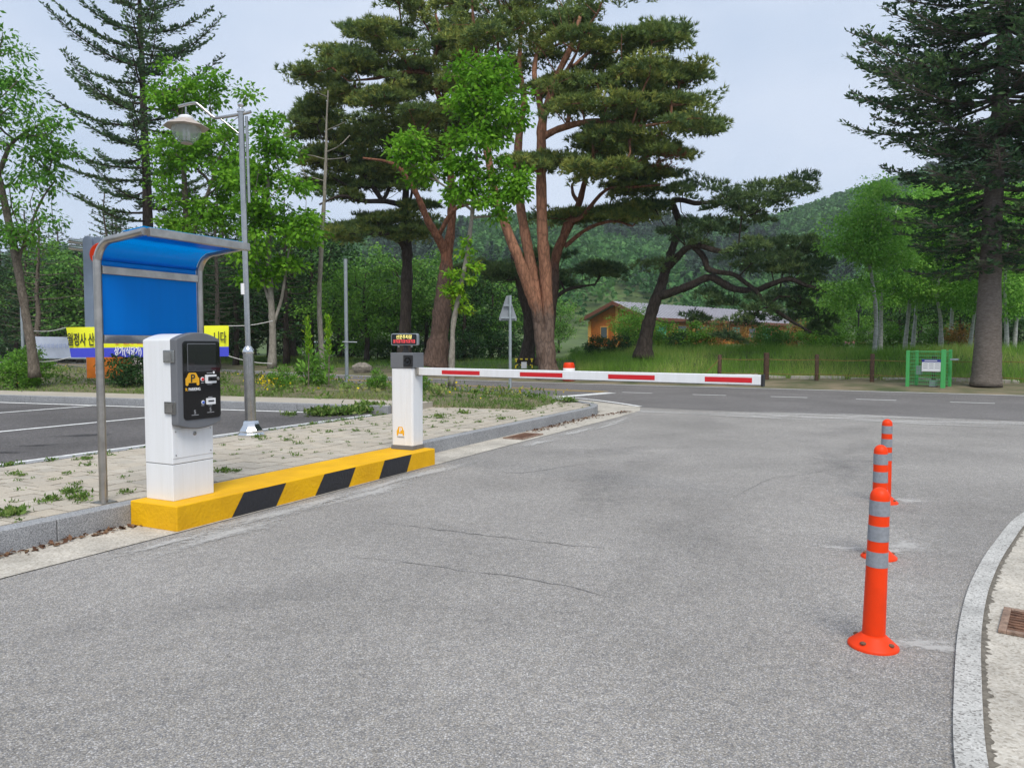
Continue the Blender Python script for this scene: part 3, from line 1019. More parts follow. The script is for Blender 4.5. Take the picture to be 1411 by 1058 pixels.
# ------------------------------------------------------------------ payment kiosk
def car_logo(parent, frame, sz, m, name='car_emblem', ky=1.0):
    """little front-view car: rounded cab, body and two wheels"""
    o = np.asarray(frame[0], float)
    def arcp(cx, cy, r, a0, a1, n=6): return [(cx + r * math.cos(R(a)), cy + r * math.sin(R(a))) for a in np.linspace(a0, a1, n)]
    body = [(-.5, -.28), (-.5, -.02)] + arcp(-.38, .02, .12, 180, 110, 4) + [(-.30, .42)] + arcp(-.20, .42, .08, 160, 90, 4) + arcp(.20, .42, .08, 90, 20, 4) + [(.30, .42)] + arcp(.38, .02, .12, 70, 0, 4) + [(.5, -.02), (.5, -.28)]
    body = [(x, y * ky) for x, y in body]
    g = G().prism([(x * sz, y * sz) for x, y in body], 0, .0015, frame, 0)
    for sx in (-1, 1):
        g.prism([(x * sz, y * ky * sz) for x, y in [(sx * .40 - .10, -.28), (sx * .40 - .10, -.40)] + arcp(sx * .40, -.40, .10, 180, 360, 7)[1:-1] + [(sx * .40 + .10, -.40), (sx * .40 + .10, -.28)]], 0, .0014, frame, 0)
    return g.build(name, m, parent)

kc = np.array(ground(239, 691, .2)[:2])                         # nearest foot corner
kd, kw = .312, .398                                              # depth across the lane, width along it
ks = float(np.dot(kc - O2, W)); ktt = float(np.dot(kc - O2, U))
ko = thing('payment_kiosk', 'white parking payment kiosk with black touch panel on the yellow plinth', 'payment kiosk', L(ktt, ks, .2), AZ)
# local: x along lane 0..kw, y 0 (lane face) .. kd (away), z 0..1.25
def arch(x, w, z0, h): return z0 + h * (1 - ((x - w / 2) / (w / 2)) ** 2)
xs_ = np.linspace(0, kw, 15)
prof = [(0, .29), (kw, .29)] + [(x, arch(x, kw, 1.262, .052)) for x in xs_[::-1]]
g = G().prism(prof, 0, kd, ((0, 0, 0), (1, 0, 0), (0, 0, 1), (0, 1, 0)))
g.build('body', MT['white_metal'], ko, bevel=.006)
G().box((.001, .001, 0), (kw - .001, kd - .001, .2865)).build('base_skirt', MT['white_metal'], ko, bevel=.005)
G().box((.003, .003, .28), (kw - .003, kd - .003, .30)).build('seam', MT['grey_metal'], ko)
# lower door, slightly proud of the body
G().box((.004, -.004, .335), (kw - .004, 0.002, .565)).build('service_door', MT['white_metal'], ko, bevel=.003)
lk_ = G().lathe([(.016, 0), (.016, .006), (.011, .008), (.0, .008)], 18).build('lock', MT['steel'], ko)
lk_.location, lk_.rotation_euler = (.21, -.003, .515), (math.pi / 2, 0, 0)
k2 = G().box((-.002, -.006, 0), (.002, .006, .0092)).build('keyhole', MT['black_matt'], lk_)
# grey surround: arched top, bowed bottom, deeper than the body
fx0, fx1 = -.005, .420
fw = fx1 - fx0
xs_ = np.linspace(fx0, fx1, 19)
top = [(x, arch(x - fx0, fw, 1.268, .055)) for x in xs_]
bot = [(x, .600 - .042 * (1 - ((x - fx0 - fw / 2) / (fw / 2)) ** 2)) for x in xs_]
g = G().prism(bot + top[::-1], .0, .075, ((0, 0, 0), (1, 0, 0), (0, 0, 1), (0, -1, 0)))
g.build('surround', MT['grey_metal'], ko, bevel=.010)
# black acrylic panel with rounded corners
def rrect(x0, x1, z0, z1, r, n=5):
    P = []
    for cx_, cz_, a0 in ((x1 - r, z1 - r, 0), (x0 + r, z1 - r, 90), (x0 + r, z0 + r, 180), (x1 - r, z0 + r, 270)):
        P += [(cx_ + r * math.cos(R(a0 + 90 * k / n)), cz_ + r * math.sin(R(a0 + 90 * k / n))) for k in range(n + 1)]
    return P
KF = lambda d: ((0, -d, 0), (1, 0, 0), (0, 0, 1), (0, -1, 0))
px0, px1, pz0, pz1 = .050, .412, .635, 1.255
pan = G().prism(rrect(px0, px1, pz0, pz1, .03), 0, .006, KF(.0755)).build('touch_panel', MT['black_gloss'], ko, bevel=.002)
D = .0815
def kp(a, b):
    """crop pixel on the panel -> local (x, z)"""
    return px0 + (a - 275) / 222 * (px1 - px0), pz1 - (b - 108) / 469 * (pz1 - pz0)
def kbox(name, a0, b0, a1, b1, m, d0=0.0, d1=.004, r=.004, par=None):
    x0, z1_ = kp(a0, b0); x1, z0_ = kp(a1, b1)
    return G().prism(rrect(x0, x1, z0_, z1_, r), d0, d1, KF(D)).build(name, m, par or ko)
bz = kbox('screen_bezel', 300, 122, 470, 287, MT['grey_metal'], 0, .002, .004, pan)
kbox('screen', 303, 127, 470, 284, MT['screen'], .0021, .004, .003, pan)
cx_, cz_ = kp(327, 335)
car_logo(pan, ((cx_, -D, cz_), (1, 0, 0), (0, 0, 1), (0, -1, 0)), .130, MT['logo_yellow'], ky=.78)
text('letter', 'P', .088, MT['black_print'], pan, (cx_ + .002, -D - .0028, cz_ + .004), (math.pi / 2, 0, 0), bold=.001)
cx_, cz_ = kp(291, 396)
text('lettering', 'R', .032, MT['logo_yellow'], pan, (cx_, -D - .001, cz_), (math.pi / 2, 0, 0), bold=.001)
cx_, cz_ = kp(338, 396)
text('lettering', 'PARKING', .032, MT['white_print'], pan, (cx_, -D - .001, cz_), (math.pi / 2, 0, 0), sx=.84, bold=.0006)
def kbutton(name, a, b, r, m):
    x, z = kp(a, b)
    o = G().lathe([(r, 0), (r, .006), (r * .8, .010), (0, .011)], 18).build(name, m, ko, smooth=True, angle=40)
    o.location, o.rotation_euler = (x, -D, z), (math.pi / 2, 0, 0)
    G().lathe([(r * 1.35, 0), (r * 1.35, .003), (r, .004)], 18).build('ring', MT['white_print'], o)
    return o
kbutton('call_button', 386, 338, .013, MT['red'])
kbutton('receipt_button', 387, 478, .012, MT['blue_btn'])
cs = kbox('card_slot', 402, 313, 468, 364, MT['white_print'], 0, .010, .006)
kbox('slot', 416, 324, 468, 350, MT['black_matt'], .0101, .013, .003, cs)
kbox('card', 430, 333, 462, 343, MT['black_gloss'], .0131, .024, .002, cs)
x, z = kp(473, 337)
tb = G().lathe([(.014, 0), (.014, .012), (.008, .015), (0, .015)], 16).build('thumb_knob', MT['dull_steel'], cs, smooth=True, angle=40)
tb.location, tb.rotation_euler = (x, -D - .008, z), (math.pi / 2, 0, 0)
ns = kbox('note_slot', 406, 455, 460, 493, MT['white_print'], 0, .009, .004)
kbox('slot', 415, 468, 450, 477, MT['black_matt'], .0091, .011, .002, ns)
for a, b, wd in ((430, 302, 34), (386, 360, 16), (386, 496, 18), (432, 449, 26), (432, 500, 22), (430, 371, 30)):
    kbox('caption', a - wd / 2, b - 2.5, a + wd / 2, b + 2.5, MT['grey_print'], 0, .0006, .0008, pan)
x, z = kp(456, 299)
sy = G().lathe([(.010, 0), (.010, .001), (0, .001)], 16).build('symbol', MT['white_print'], pan)
sy.location, sy.rotation_euler = (x, -D, z), (math.pi / 2, 0, 0)
for a, b in ((338, 532), (432, 524)):
    x, z = kp(a, b)
    text('symbol', '$', .045, MT['grey_print'], pan, (x, -D - .0005, z), (math.pi / 2, 0, 0), depth=.0004)
    kbox('caption', a - 20, b + 16, a + 22, b + 20, MT['grey_print'], 0, .0005, .0008, pan)
for x in (.03, kw - .03):
    for z in (.36, .545):
        b_ = G().lathe([(.006, 0), (.006, .003), (0, .004)], 8).build('screw', MT['steel'], ko)
        b_.location, b_.rotation_euler = (x, -.004, z), (math.pi / 2, 0, 0)
# steel hinge clips on the near edge
for z in (1.135, .735):
    g = G().box((-.016, -.060, z - .048), (-.005, .062, z + .048))
    g.build('hinge_clip', MT['steel'], ko, bevel=.003)
    G().box((-.019, -.030, z - .035), (-.0165, .045, z + .035)).build('hinge_plate', MT['dull_steel'], ko, bevel=.002)

# ------------------------------------------------------------------ barrier post with camera, display and arm
bc = np.array(ground(569, 620.5, .2)[:2])                        # nearest foot corner, camera side / lane side
bs, bt = float(np.dot(bc - O2, W)), float(np.dot(bc - O2, U))
bw, bd_ = .31, .24                                               # across the lane, along the lane
bo = thing('barrier_gate', 'white barrier cabinet with grey camera head and long red striped arm across the lane', 'barrier', L(bt, bs, .2), AZ)
BF = ((0, 0, 0), (0, 1, 0), (1, 0, 0), (0, 0, 1))                # poly x -> local y (left), poly y -> local x (along)
G().prism([(0, 0), (bw, 0), (bw, bd_), (0, bd_)], 0, .045, BF).build('foot_plate', MT['grey_metal'], bo, bevel=.004)
def chamf(w, d, c, e=0): return [(c, e), (w - c, e), (w - e, c), (w - e, d - c), (w - c, d - e), (c, d - e), (e, d - c), (e, c)]
G().prism(chamf(bw, bd_, .022, .004), .046, .955, BF).build('column', MT['white_metal'], bo, bevel=.008)
G().prism([(.004 + .1, -.0), (.107, .0), (.107, .004), (.104, .004)], .05, .95, BF).build('seam', MT['white_print'], bo)
hd = G().prism(chamf(bw + .008, bd_ + .008, .012), .956, 1.135, ((-.004, -.004, 0), (0, 1, 0), (1, 0, 0), (0, 0, 1))).build('camera_head', MT['grey_metal'], bo, bevel=.006)
cb = G().box((-.016, -.012, .975), (.0, .118, 1.108)).build('camera_hood', MT['black_matt'], hd, bevel=.005)
ln_ = G().lathe([(.044, 0), (.044, .012), (.030, .010), (0, .014)], 22).build('lens', MT['black_gloss'], hd, smooth=True, angle=40)
ln_.location, ln_.rotation_euler = (-.014, .054, 1.040), (0, -math.pi / 2, 0)
# display on a short swivel
sw_ = G().lathe([(.045, 0), (.045, .010), (.026, .02), (.026, .075), (.034, .08), (.034, .095)], 18).build('swivel', MT['black_matt'], bo, smooth=True, angle=40)
sw_.location = (.10, .16, 1.135)
dsp = bpy.data.objects.new('display', None); C.objects.link(dsp); dsp.parent = bo
dsp.location, dsp.rotation_euler = (.09, .16, 1.29), (0, 0, R(9))
DF = lambda d: ((-d, 0, 0), (0, -1, 0), (0, 0, 1), (-1, 0, 0))
G().prism(rrect(-.17, .17, -.070, .070, .022), -.03, .028, DF(0)).build('case', MT['galv'], dsp, bevel=.004)
G().prism(rrect(-.160, .160, -.061, .061, .016), .0285, .031, DF(0)).build('screen', MT['black_gloss'], dsp)
G().prism(rrect(-.140, .140, -.047, .002, .004), .0312, .0318, DF(0)).build('red_backing', mat('led_dim', (.10, .03, .035), .6), dsp)
text('lettering', '산문주차장', .052, MT['led_yellow'], dsp, (-.0318, .0, .026), (math.pi / 2, 0, -math.pi / 2), depth=.0004, sx=.86)
for k in range(9):          # a second, red line too blurred to read: strokes only
    y = .128 - k * .032
    gl = G().prism([(y - .011, -.040), (y - .006, -.040), (y - .006, -.004), (y - .011, -.004)], .0319, .0325, ((0, 0, 0), (0, 1, 0), (0, 0, 1), (-1, 0, 0)))
    for zz in (-.038, -.024, -.010)[k % 2:]:
        gl.prism([(y - .005, zz), (y + .012, zz), (y + .012, zz + .005), (y - .005, zz + .005)], .0319, .0325, ((0, 0, 0), (0, 1, 0), (0, 0, 1), (-1, 0, 0)))
    gl.build('led_stroke', MT['led_red'], dsp)
for y in (-.085, .085):
    G().box((-.01, y - .008, -.092), (.01, y + .008, -.0705)).build('bracket', MT['dull_steel'], dsp)
# car emblem on the column's camera-side face (face x = .004)
def pxz(px, py):
    r = ray(px, py); n = np.array([U[0], U[1], 0]); p0 = np.array([*bc, .2])
    h = np.array([0, 0, EYE]) + r * (np.dot(p0 - np.array([0, 0, EYE]), n) / np.dot(r, n))
    return -float(np.dot((h - p0)[:2], W)), float(h[2] - .2)
ey, ez = pxz(551.5, 594)
car_logo(bo, ((.0035, ey, ez), (0, -1, 0), (0, 0, 1), (-1, 0, 0)), .105, MT['logo_yellow'])
text('letter', 'P', .075, MT['white_print'], bo, (.0012, ey - .003, ez + .010), (math.pi / 2, 0, -math.pi / 2), bold=.002)
ey, ez = pxz(552, 602)
text('lettering', 'PARKING', .024, MT['grey_print'], bo, (.0028, ey, ez), (math.pi / 2, 0, -math.pi / 2), bold=.0006)
# the arm
A0 = np.array([*L(bt + .12, bs + .0), 1.118])
lo_, hi_ = 4.0, 9.0
A1 = ground(1050, 523.8, 1.118)
ad = norm(A1 - A0); an = np.array([ad[1], -ad[0], 0])            # face towards the camera
if an[1] > 0: an = -an
alen = float(np.linalg.norm(A1 - A0))
AF = (A0, ad, (0, 0, 1), an)
am = G().prism([(.012, -.045), (alen, -.045), (alen, .045), (.012, .045)], -.028, .028, AF).build('barrier_arm', MT['white_metal'], bo, True, bevel=.008)
G().prism([(.02, -.050), (alen, -.050), (alen, -.0455), (.02, -.0455)], -.018, .018, AF).build('rubber_strip', MT['black_matt'], am, True)
G().prism([(alen + .0005, -.056), (alen + .018, -.056), (alen + .018, .050), (alen + .0005, .050)], -.032, .032, AF).build('end_cap', MT['black_matt'], am, True, bevel=.004)
def arm_x(px):
    k = (px - 705.5) / FPX
    # A0 + ad*x at image column px
    return (k * A0[1] - A0[0]) / (ad[0] - k * ad[1])
for a, b in ((611, 663), (718.5, 777), (840, 904), (973, 1038)):
    x0, x1 = arm_x(a), arm_x(b)
    G().prism([(x0, -.024), (x1, -.024), (x1, .020), (x0, .020)], .0285, .030, AF).build('red_stripe', MT['red'], am, True)
G().box((.05, -.030, .875), (.19, -.004, .965)).build('arm_mount', MT['dull_steel'], bo, bevel=.005)

# ------------------------------------------------------------------ stainless shelter with blue sheet
p0 = np.array(ground(143, 692, ZP)[:2])
st, ss = float(np.dot(p0 - O2, U)), float(np.dot(p0 - O2, W))
SL = .98
sh = thing('kiosk_shelter', 'stainless steel shelter frame with curved blue roof sheet behind the kiosk', 'shelter', L(st, ss, ZP), AZ)
prof = [(0, 0), (0, 1.0), (0, 1.88)]
prof += [(-.19 + .19 * math.cos(a), 1.88 + .19 * math.sin(a)) for a in np.linspace(.2, 1.40, 7)]
prof += [(-.30, 2.080), (-.56, 2.105)]
blue = bpy.data.materials.new('blue_polycarbonate'); blue.use_nodes = True
qb = N(blue)
gb = qb.new('ShaderNodeNewGeometry')
mb = qb.new('ShaderNodeMapping', Scale=(9, 9, .5))
qb.link(gb.outputs['Position'], mb.inputs['Vector'])
nb_ = qb.new('ShaderNodeTexNoise', Scale=2.0, Detail=5.0)
qb.link(mb.outputs['Vector'], nb_.inputs['Vector'])
cb_ = qb.ramp(nb_.outputs['Fac'], [(.3, (.0, .155, .60)), (.7, (.0, .19, .68))])
qb.link(cb_, qb.b.inputs['Base Color'])
qb.b.inputs['Roughness'].default_value = .2
qb.b.inputs['Specular IOR Level'].default_value = .15
trb = qb.new('ShaderNodeBsdfTranslucent')
trb.inputs['Color'].default_value = (.0, .64, 1.0, 1)
msb = qb.new('ShaderNodeMixShader'); msb.inputs[0].default_value = .5
qb.link(qb.b.outputs[0], msb.inputs[1]); qb.link(trb.outputs[0], msb.inputs[2])
qb.link(msb.outputs[0], blue.node_tree.nodes['Material Output'].inputs['Surface'])
dense = smooth_path([(a, b, 0) for a, b in prof], 4)
for x in (0, SL):
    g = G().tube([(x, p[0], p[1]) for p in dense], .031, 14)
    g.build('bent_tube', MT['dull_steel'] if x == 0 else MT['dull_steel'], sh, smooth=True, angle=50)
    G().box((x - .07, -.07, -.001), (x + .07, .07, .008)).build('foot_plate', MT['dull_steel'], sh, bevel=.003)
# front beam, mid and low rails
G().box((.02, -.60, 2.070), (SL + .03, -.552, 2.135)).build('front_beam', MT['dull_steel'], sh, bevel=.006)
G().box((.03, -.022, 1.815), (SL - .03, .022, 1.880)).build('rail', MT['dull_steel'], sh, bevel=.005)
G().box((.03, -.022, 1.265), (SL - .03, .022, 1.335)).build('rail', MT['steel'], sh, bevel=.005)
def sheet_from(P, x0, x1, off=.004):
    g = G(); n = len(P)
    V = []
    for dx in (x0, x1):
        for p in P: V.append((dx, p[0], p[1]))
        for p in P: V.append((dx, p[0] + off, p[1] + off * .3))
    F = []
    for i in range(n - 1):
        F += [(i, i + 1, 2 * n + i + 1, 2 * n + i), (n + i, 3 * n + i, 3 * n + i + 1, n + i + 1)]
    return g.add(V, F)
G().box((.036, -.002, 1.335), (SL - .036, .003, 1.815)).build('blue_panel', blue, sh)
up = [(p[0] + .006, p[1]) for p in dense if p[1] > 1.885]
sheet_from([(0.004, 1.881)] + up, .034, SL - .034).build('blue_roof_sheet', blue, sh, smooth=True)
sheet_from([(-.30, 2.122), (-.55, 2.145)], .0, SL + .0).build('roof_lip', blue, sh)
for x in (.02, .30, .75):
    b_ = G().lathe([(.018, 0), (.018, .006), (.008, .014), (0, .014)], 10).build('bolt', MT['steel'], sh)
    b_.location = (x, -.30, 2.128)

# ------------------------------------------------------------------ orange delineator posts
dl = ('nearest and largest of the three orange posts, three grey bands', 'middle one of the three orange posts on the asphalt', 'farthest of the three orange posts, partly hidden by the others')
def make_post():
    t = thing('delineator_post', dl[0], 'bollard', (0, 0, 0), 0, 'orange flexible posts in a line on the lane')
    G().lathe([(.112, 0), (.112, .010), (.105, .016), (.060, .055), (.052, .062)], 36).build('base', MT['orange'], t, smooth=True, angle=50)
    rr = lambda z: .0515 - .0085 * z / .72
    pr = [(rr(z), z) for z in np.linspace(.060, .715, 9)] + [(rr(.72) * math.cos(a), .715 + .045 * math.sin(a)) for a in np.linspace(.15, 1.5, 7)] + [(0, .760)]
    G().lathe(pr, 32).build('tube', MT['orange'], t, smooth=True, angle=60)
    for z0, z1 in ((.630, .700), (.510, .582), (.388, .460)):
        G().lathe([(rr(z0) + .0012, z0), (rr(z1) + .0012, z1)], 32).build('reflective_band', MT['reflect'], t, smooth=True, angle=30)
    for a in range(4):
        aa = a * math.pi / 2 + .6
        b = G().lathe([(.014, .0), (.014, .006), (.007, .010), (0, .010)], 12).build('anchor_bolt', MT['rust'], t)
        b.location = (.086 * math.cos(aa), .086 * math.sin(aa), .030)
    return t
for k, (px, py) in enumerate(((1203, 890), (1211, 768), (1219, 692.5))):
    p = ground(px, py)
    o = make_post() if k == 0 else copy_tree(first_post)
    if k == 0: first_post = o
    o.location = (p[0], p[1], 0)
    o.rotation_euler = (R((.7, -.4, .3)[k]), R((.9, .2, -.3)[k]), k * .8)
    o['label'] = dl[k]
# scuffs of old fixing glue beside the posts
bl = [(ground(px, py)[:2], rx, ry, rng.uniform(-.3, .3), .003 + k * 1e-4) for k, (px, py, rx, ry) in enumerate(((1262, 886, .30, .09), (1246, 752, .26, .22), (1160, 755, .20, .10), (1292, 893, .26, .06), (1252, 690, .24, .16), (1228, 760, .2, .12), (1175, 575, .5, .2)))]
for k in range(34):
    x = rng.uniform(.5, 15)
    bl.append(((x, float(yn(x)) - rng.uniform(.0, 1.6)), rng.uniform(.6, 2.2), rng.uniform(.12, .38), -.5 + rng.normal(0, .12), .0042 + k * 5e-5))
for k in range(16):
    t_ = rng.uniform(-2, 11)
    bl.append((L(t_, .72 + abs(rng.normal(0, .12))), rng.uniform(.5, 1.3), rng.uniform(.08, .2), AZ + rng.normal(0, .05), .0064 + k * 5e-5))
fans('dusty_scuffs', bl, MT['dust'])
bl = []
for k in range(15):
    t_, s_ = rng.uniform(-3, 12), rng.uniform(1.2, 6.5)
    bl.append((L(t_, s_), rng.uniform(1.0, 3.0), rng.uniform(.25, .7), AZ + rng.normal(0, .25), .0022 + k * 4e-5))
fans('dark_wear', bl, MT['damp'])

# ------------------------------------------------------------------ street lamp
lb = np.array([*ground(346, 600, ZP)[:2], ZP])
lp = thing('street_lamp', 'tall stainless street lamp with bowl shaped glass lantern behind the shelter', 'street lamp', lb)
ax_ = np.array([-.014 * 1.0, 0, 1.0])                             # slight lean
def up_(z): return np.array([ax_[0] * z, 0, z])
g = G().lathe([(.19, 0), (.19, .02), (.165, .05), (.165, .075), (.115, .15), (.105, .20), (.095, .21)], 8)
g.build('base_cover', MT['chrome'], lp, smooth=True, angle=25)
G().tube([up_(.20), up_(1.14)], .074, 20).build('lower_pole', MT['steel'], lp, smooth=True, angle=50)
G().lathe([(.076, 1.14), (.081, 1.16), (.072, 1.20), (.042, 1.24)], 20, c=(ax_[0] * 1.17, 0, 0)).build('collar', MT['chrome'], lp, smooth=True, angle=40)
zt = 4.42
G().tube([up_(1.22), up_(zt)], .039, 16).build('pole', MT['steel'], lp, smooth=True, angle=50)
G().tube([up_(3.2) + (.075, 0, 0), up_(zt - .06) + (.075, 0, 0)], .020, 10).build('side_rod', MT['steel'], lp, smooth=True, angle=50)
fin = G().lathe([(.052, 0), (.052, .03), (.03, .05), (.03, .06), (.045, .09), (.025, .125), (0, .13)], 16).build('finial', MT['chrome'], lp, smooth=True, angle=40)
fin.location = up_(zt)
def lpt(px, py):
    return at(px, py, lb[1]) - lb
armp = [lpt(346, 154), lpt(337, 156.5), lpt(301, 162.5), lpt(292, 160), (lpt(275, 146)), lpt(267, 142.5), lpt(246, 147)]
G().tube(smooth_path(armp, 5), .021, 10).build('arm', MT['steel'], lp, smooth=True, angle=50)
G().tube([lpt(304, 164), lpt(330, 185)], .012, 8).build('brace', MT['steel'], lp, smooth=True, angle=50)
sg = G().tube([up_(1.95) + (-.04, -.02, 0), up_(2.10) + (-.04, -.02, 0)], .03, 10).build('sticker', MT['white_print'], lp)
lc = lpt(256.5, 168)
lt = bpy.data.objects.new('lantern', None); C.objects.link(lt); lt.parent = lp; lt.location = tuple(lc)
hatm = mat('lantern_hat', (.42, .36, .31), .6, var=.15, vscale=12)
G().tube([(0, 0, .06), (0, 0, .20)], .012, 8).build('stem', MT['steel'], lt)
G().lathe([(.30, -.075), (.27, -.055), (.10, .035), (.095, .04)], 8, ph=.3).build('hat', hatm, lt)
G().lathe([(.105, .030), (.105, .055), (.08, .075), (.05, .085)], 16).build('cap', MT['white_metal'], lt, smooth=True, angle=40)
glass = bpy.data.materials.new('ribbed_lamp_glass'); glass.use_nodes = True
qg = N(glass)
qg.b.inputs['Base Color'].default_value = (.62, .68, .66, 1); qg.b.inputs['Roughness'].default_value = .12
tg = qg.new('ShaderNodeBsdfTransparent'); tg.inputs[0].default_value = (.9, .95, .93, 1)
mg = qg.new('ShaderNodeMixShader'); mg.inputs[0].default_value = .66
qg.link(qg.b.outputs[0], mg.inputs[1]); qg.link(tg.outputs[0], mg.inputs[2]); qg.link(mg.outputs[0], glass.node_tree.nodes['Material Output'].inputs['Surface'])
G().lathe([(.19 * math.sin(a) if a < 3 else 0.0, -.105 + .19 * math.cos(a) * .98) for a in np.linspace(1.15, 2.72, 12)], 26).build('glass_bowl', glass, lt, smooth=True)
G().lathe([(.078, -.295), (.060, -.278), (.0, -.275)], 14).build('bottom_cap', hatm, lt)
for x in (-.028, .028):
    G().tube([(x, 0, -.25), (x, 0, -.04)], .020, 10).build('lamp_tube', MT['white_print'], lt, smooth=True)
# ------------------------------------------------------------------ banners, pylon and poles beyond the parking lot
def quad_banner(name, label, corners, cols, split, group=None):
    """cloth hung between two ropes; corners bl, br, tr, tl in world space"""
    bl, br, tr, tl = [np.asarray(c, float) for c in corners]
    t = thing(name, label, 'banner', (bl + br) / 2, 0, group)
    nr = norm(np.cross(br - bl, tl - bl))
    def pt(a, b): return (bl * (1 - a) + br * a) * (1 - b) + (tl * (1 - a) + tr * a) * b + nr * (.035 * math.sin(a * 9) * math.sin(b * 3) + .02 * math.sin(a * 23))
    def part(nm, b0, b1, m, eps=0):
        g = G(); n = 40
        V, F = [], []
        for j in range(4):
            for i in range(n + 1):
                V.append(pt(i / n, b0 + (b1 - b0) * j / 3) + nr * eps)
        for j in range(3):
            for i in range(n):
                F.append((j * (n + 1) + i, j * (n + 1) + i + 1, (j + 1) * (n + 1) + i + 1, (j + 1) * (n + 1) + i))
        return g.add(V, F).build(nm, m, t, True, smooth=True)
    b0 = 0.0
    for nm, b1, m in split:
        part(nm, b0, b1, m)
        b0 = b1
    return t, pt, nr
DB = 20.5
def cpt(px, py, d=DB): return at(px, py, d)
bn, bpt, bnr = quad_banner('banner', 'bright yellow and blue cloth banner with Korean lettering tied behind the shelter',
    [cpt(98, 492.5), cpt(315, 491), cpt(315, 448.5), cpt(91, 451)], None, [('blue_band', .315, MT['ban_blue']), ('yellow_field', 1.0, MT['ban_yellow'])])
if np.dot(bnr, [0, -1, 0]) < 0: pass
def ban_text(s, px, py, hpx, m, sx=1.0, d=DB):
    p = at(px, py, d - .06)
    return text('lettering', s, hpx * d / FPX * 1.22, m, bn, tuple(p - np.array(bn.location)), (math.pi / 2, 0, 0), sx=sx, bold=.006, depth=.002)
ban_text('월정사 산문', 115.5, 469, 15.5, MT['black_print'], .50)
ban_text('니다', 303, 466, 14, MT['black_print'], .56)
ban_text('상가(식당가) 이용', 184, 484.5, 10.5, MT['white_print'], .56)
for px, w_ in ((161, 4), (174, 8), (182.5, 3), (193, 9)):
    p = at(px, 473.2, DB - .06); h = .035; wd = w_ * DB / FPX / 2
    G().box((p[0] - wd, p[1], p[2] - h / 2), (p[0] + wd, p[1] + .004, p[2] + h / 2)).build('red_stroke', MT['red_print'], bn, True)
for k, (a, b) in enumerate((((46, 456), (91, 451.5)), ((45, 498), (98, 492)), ((315, 449), (376, 442)), ((315, 490.5), (375, 501)))):
    pa, pb = cpt(*a), cpt(*b)
    q = [pa * (1 - t) + pb * t - np.array([0, 0, .05 * math.sin(math.pi * t)]) for t in np.linspace(0, 1, 7)]
    G().tube(q, .011, 5).build('tie_rope', MT['rope'], bn, True)
wb, wpt, wnr = quad_banner('banner', 'white cloth banner seen from behind, partly covered by the yellow one',
    [cpt(48, 493, 24), cpt(186, 494.5, 24), cpt(186, 466, 24), cpt(40, 463.5, 24)], None, [('cloth', 1.0, MT['ban_white'])])
G().tube([cpt(48, 493.6, 23.95), cpt(186, 495, 23.95)], .03, 6).build('hem_pole', MT['galv'], wb, True)
for k in range(8):
    px = 55 + k * 5.6
    p = at(px, 476.5, 23.9)
    u_ = 24 / FPX
    g = G()
    for (x0, z0, x1, z1) in ((-1.8, 1.5, 1.0, 2.1), (-1.8, -1.4, -1.2, 1.5), (-1.8, -2, 1, -1.4), (.4, -1.4, 1.0, 1.5), (1.5, -3.5, 2.0, 3.5))[(k % 3 == 1):]:
        g.box((p[0] + x0 * u_, p[1], p[2] + z0 * u_), (p[0] + x1 * u_, p[1] + .003, p[2] + z1 * u_))
    g.build('faint_mark', MT['faint_blue'], wb, True)

# grey-blue pylon with orange disc and orange lower panel
pd_ = 21.6
pb = at(140, 519, pd_)
py_ = thing('sign_pylon', 'tall grey blue sign pylon with orange disc and orange lower panel behind the banner', 'sign pylon', pb)
def pcol(px0, px1, ptop, d, dep, m, name):
    a, b = at(px0, 520, d), at(px1, 520, d)
    tz = at(px0, ptop, d)[2]
    wv = b[0] - a[0]
    P = [(0, 0), (wv, 0)] + [(wv / 2 + wv / 2 * math.cos(x), tz - a[2] - wv / 2 + wv / 2 * math.sin(x)) for x in np.linspace(0, math.pi, 9)]
    return G().prism(P, 0, dep, (a, (1, 0, 0), (0, 0, 1), (0, 1, 0))).build(name, m, py_, True, bevel=.01)
pcol(119, 131.5, 325, pd_, .5, MT['pylon'], 'column')
pcol(132.5, 145, 326, pd_ + .12, .5, MT['pylon'], 'column')
for yy in (332.5, 341.5):
    G().tube([at(96, yy - 1, pd_ + .2), at(121, yy + 2, pd_ + .25)], .085, 12).build('chrome_bar', MT['chrome'], py_, True, smooth=True, angle=40)
dk = G().lathe([(.32, 0), (.32, .10), (.29, .13), (0, .13)], 28).build('disc', MT['orange'], py_)
p = at(141.5, 351, pd_ - .15); dk.location = tuple(p - np.array(py_.location)); dk.rotation_euler = (math.pi / 2, 0, 0)
a, b = at(119.5, 521, pd_ - .1), at(170, 489, pd_ - .1)
op = G().box((a[0], a[1], a[2]), (b[0], a[1] + .5, b[2])).build('orange_panel', MT['sign_orange'], py_, True, bevel=.01)
for k, yy in enumerate((496, 502, 507.5, 513)):
    p = at(134, yy, pd_ - .105)
    G().box((p[0] - .05, p[1] - .004, p[2] - .045), (p[0] + .05, p[1], p[2] + .04)).build('white_mark', MT['white_print'], op, True)
a, b = at(186, 520, pd_ + .6), at(200, 489, pd_ + .6)
wpn = thing('notice_board', 'plain white notice board on a grey leg under the banner', 'notice board', (a[0], a[1], a[2]))
G().box((a[0] - .25, a[1], a[2] + .12), (b[0], a[1] + .05, b[2])).build('board', MT['white_metal'], wpn, True, bevel=.006)
G().box((b[0] - .09, a[1] - .03, a[2] - .1), (b[0] - .05, a[1] - .005, b[2])).build('leg', MT['galv'], wpn, True)

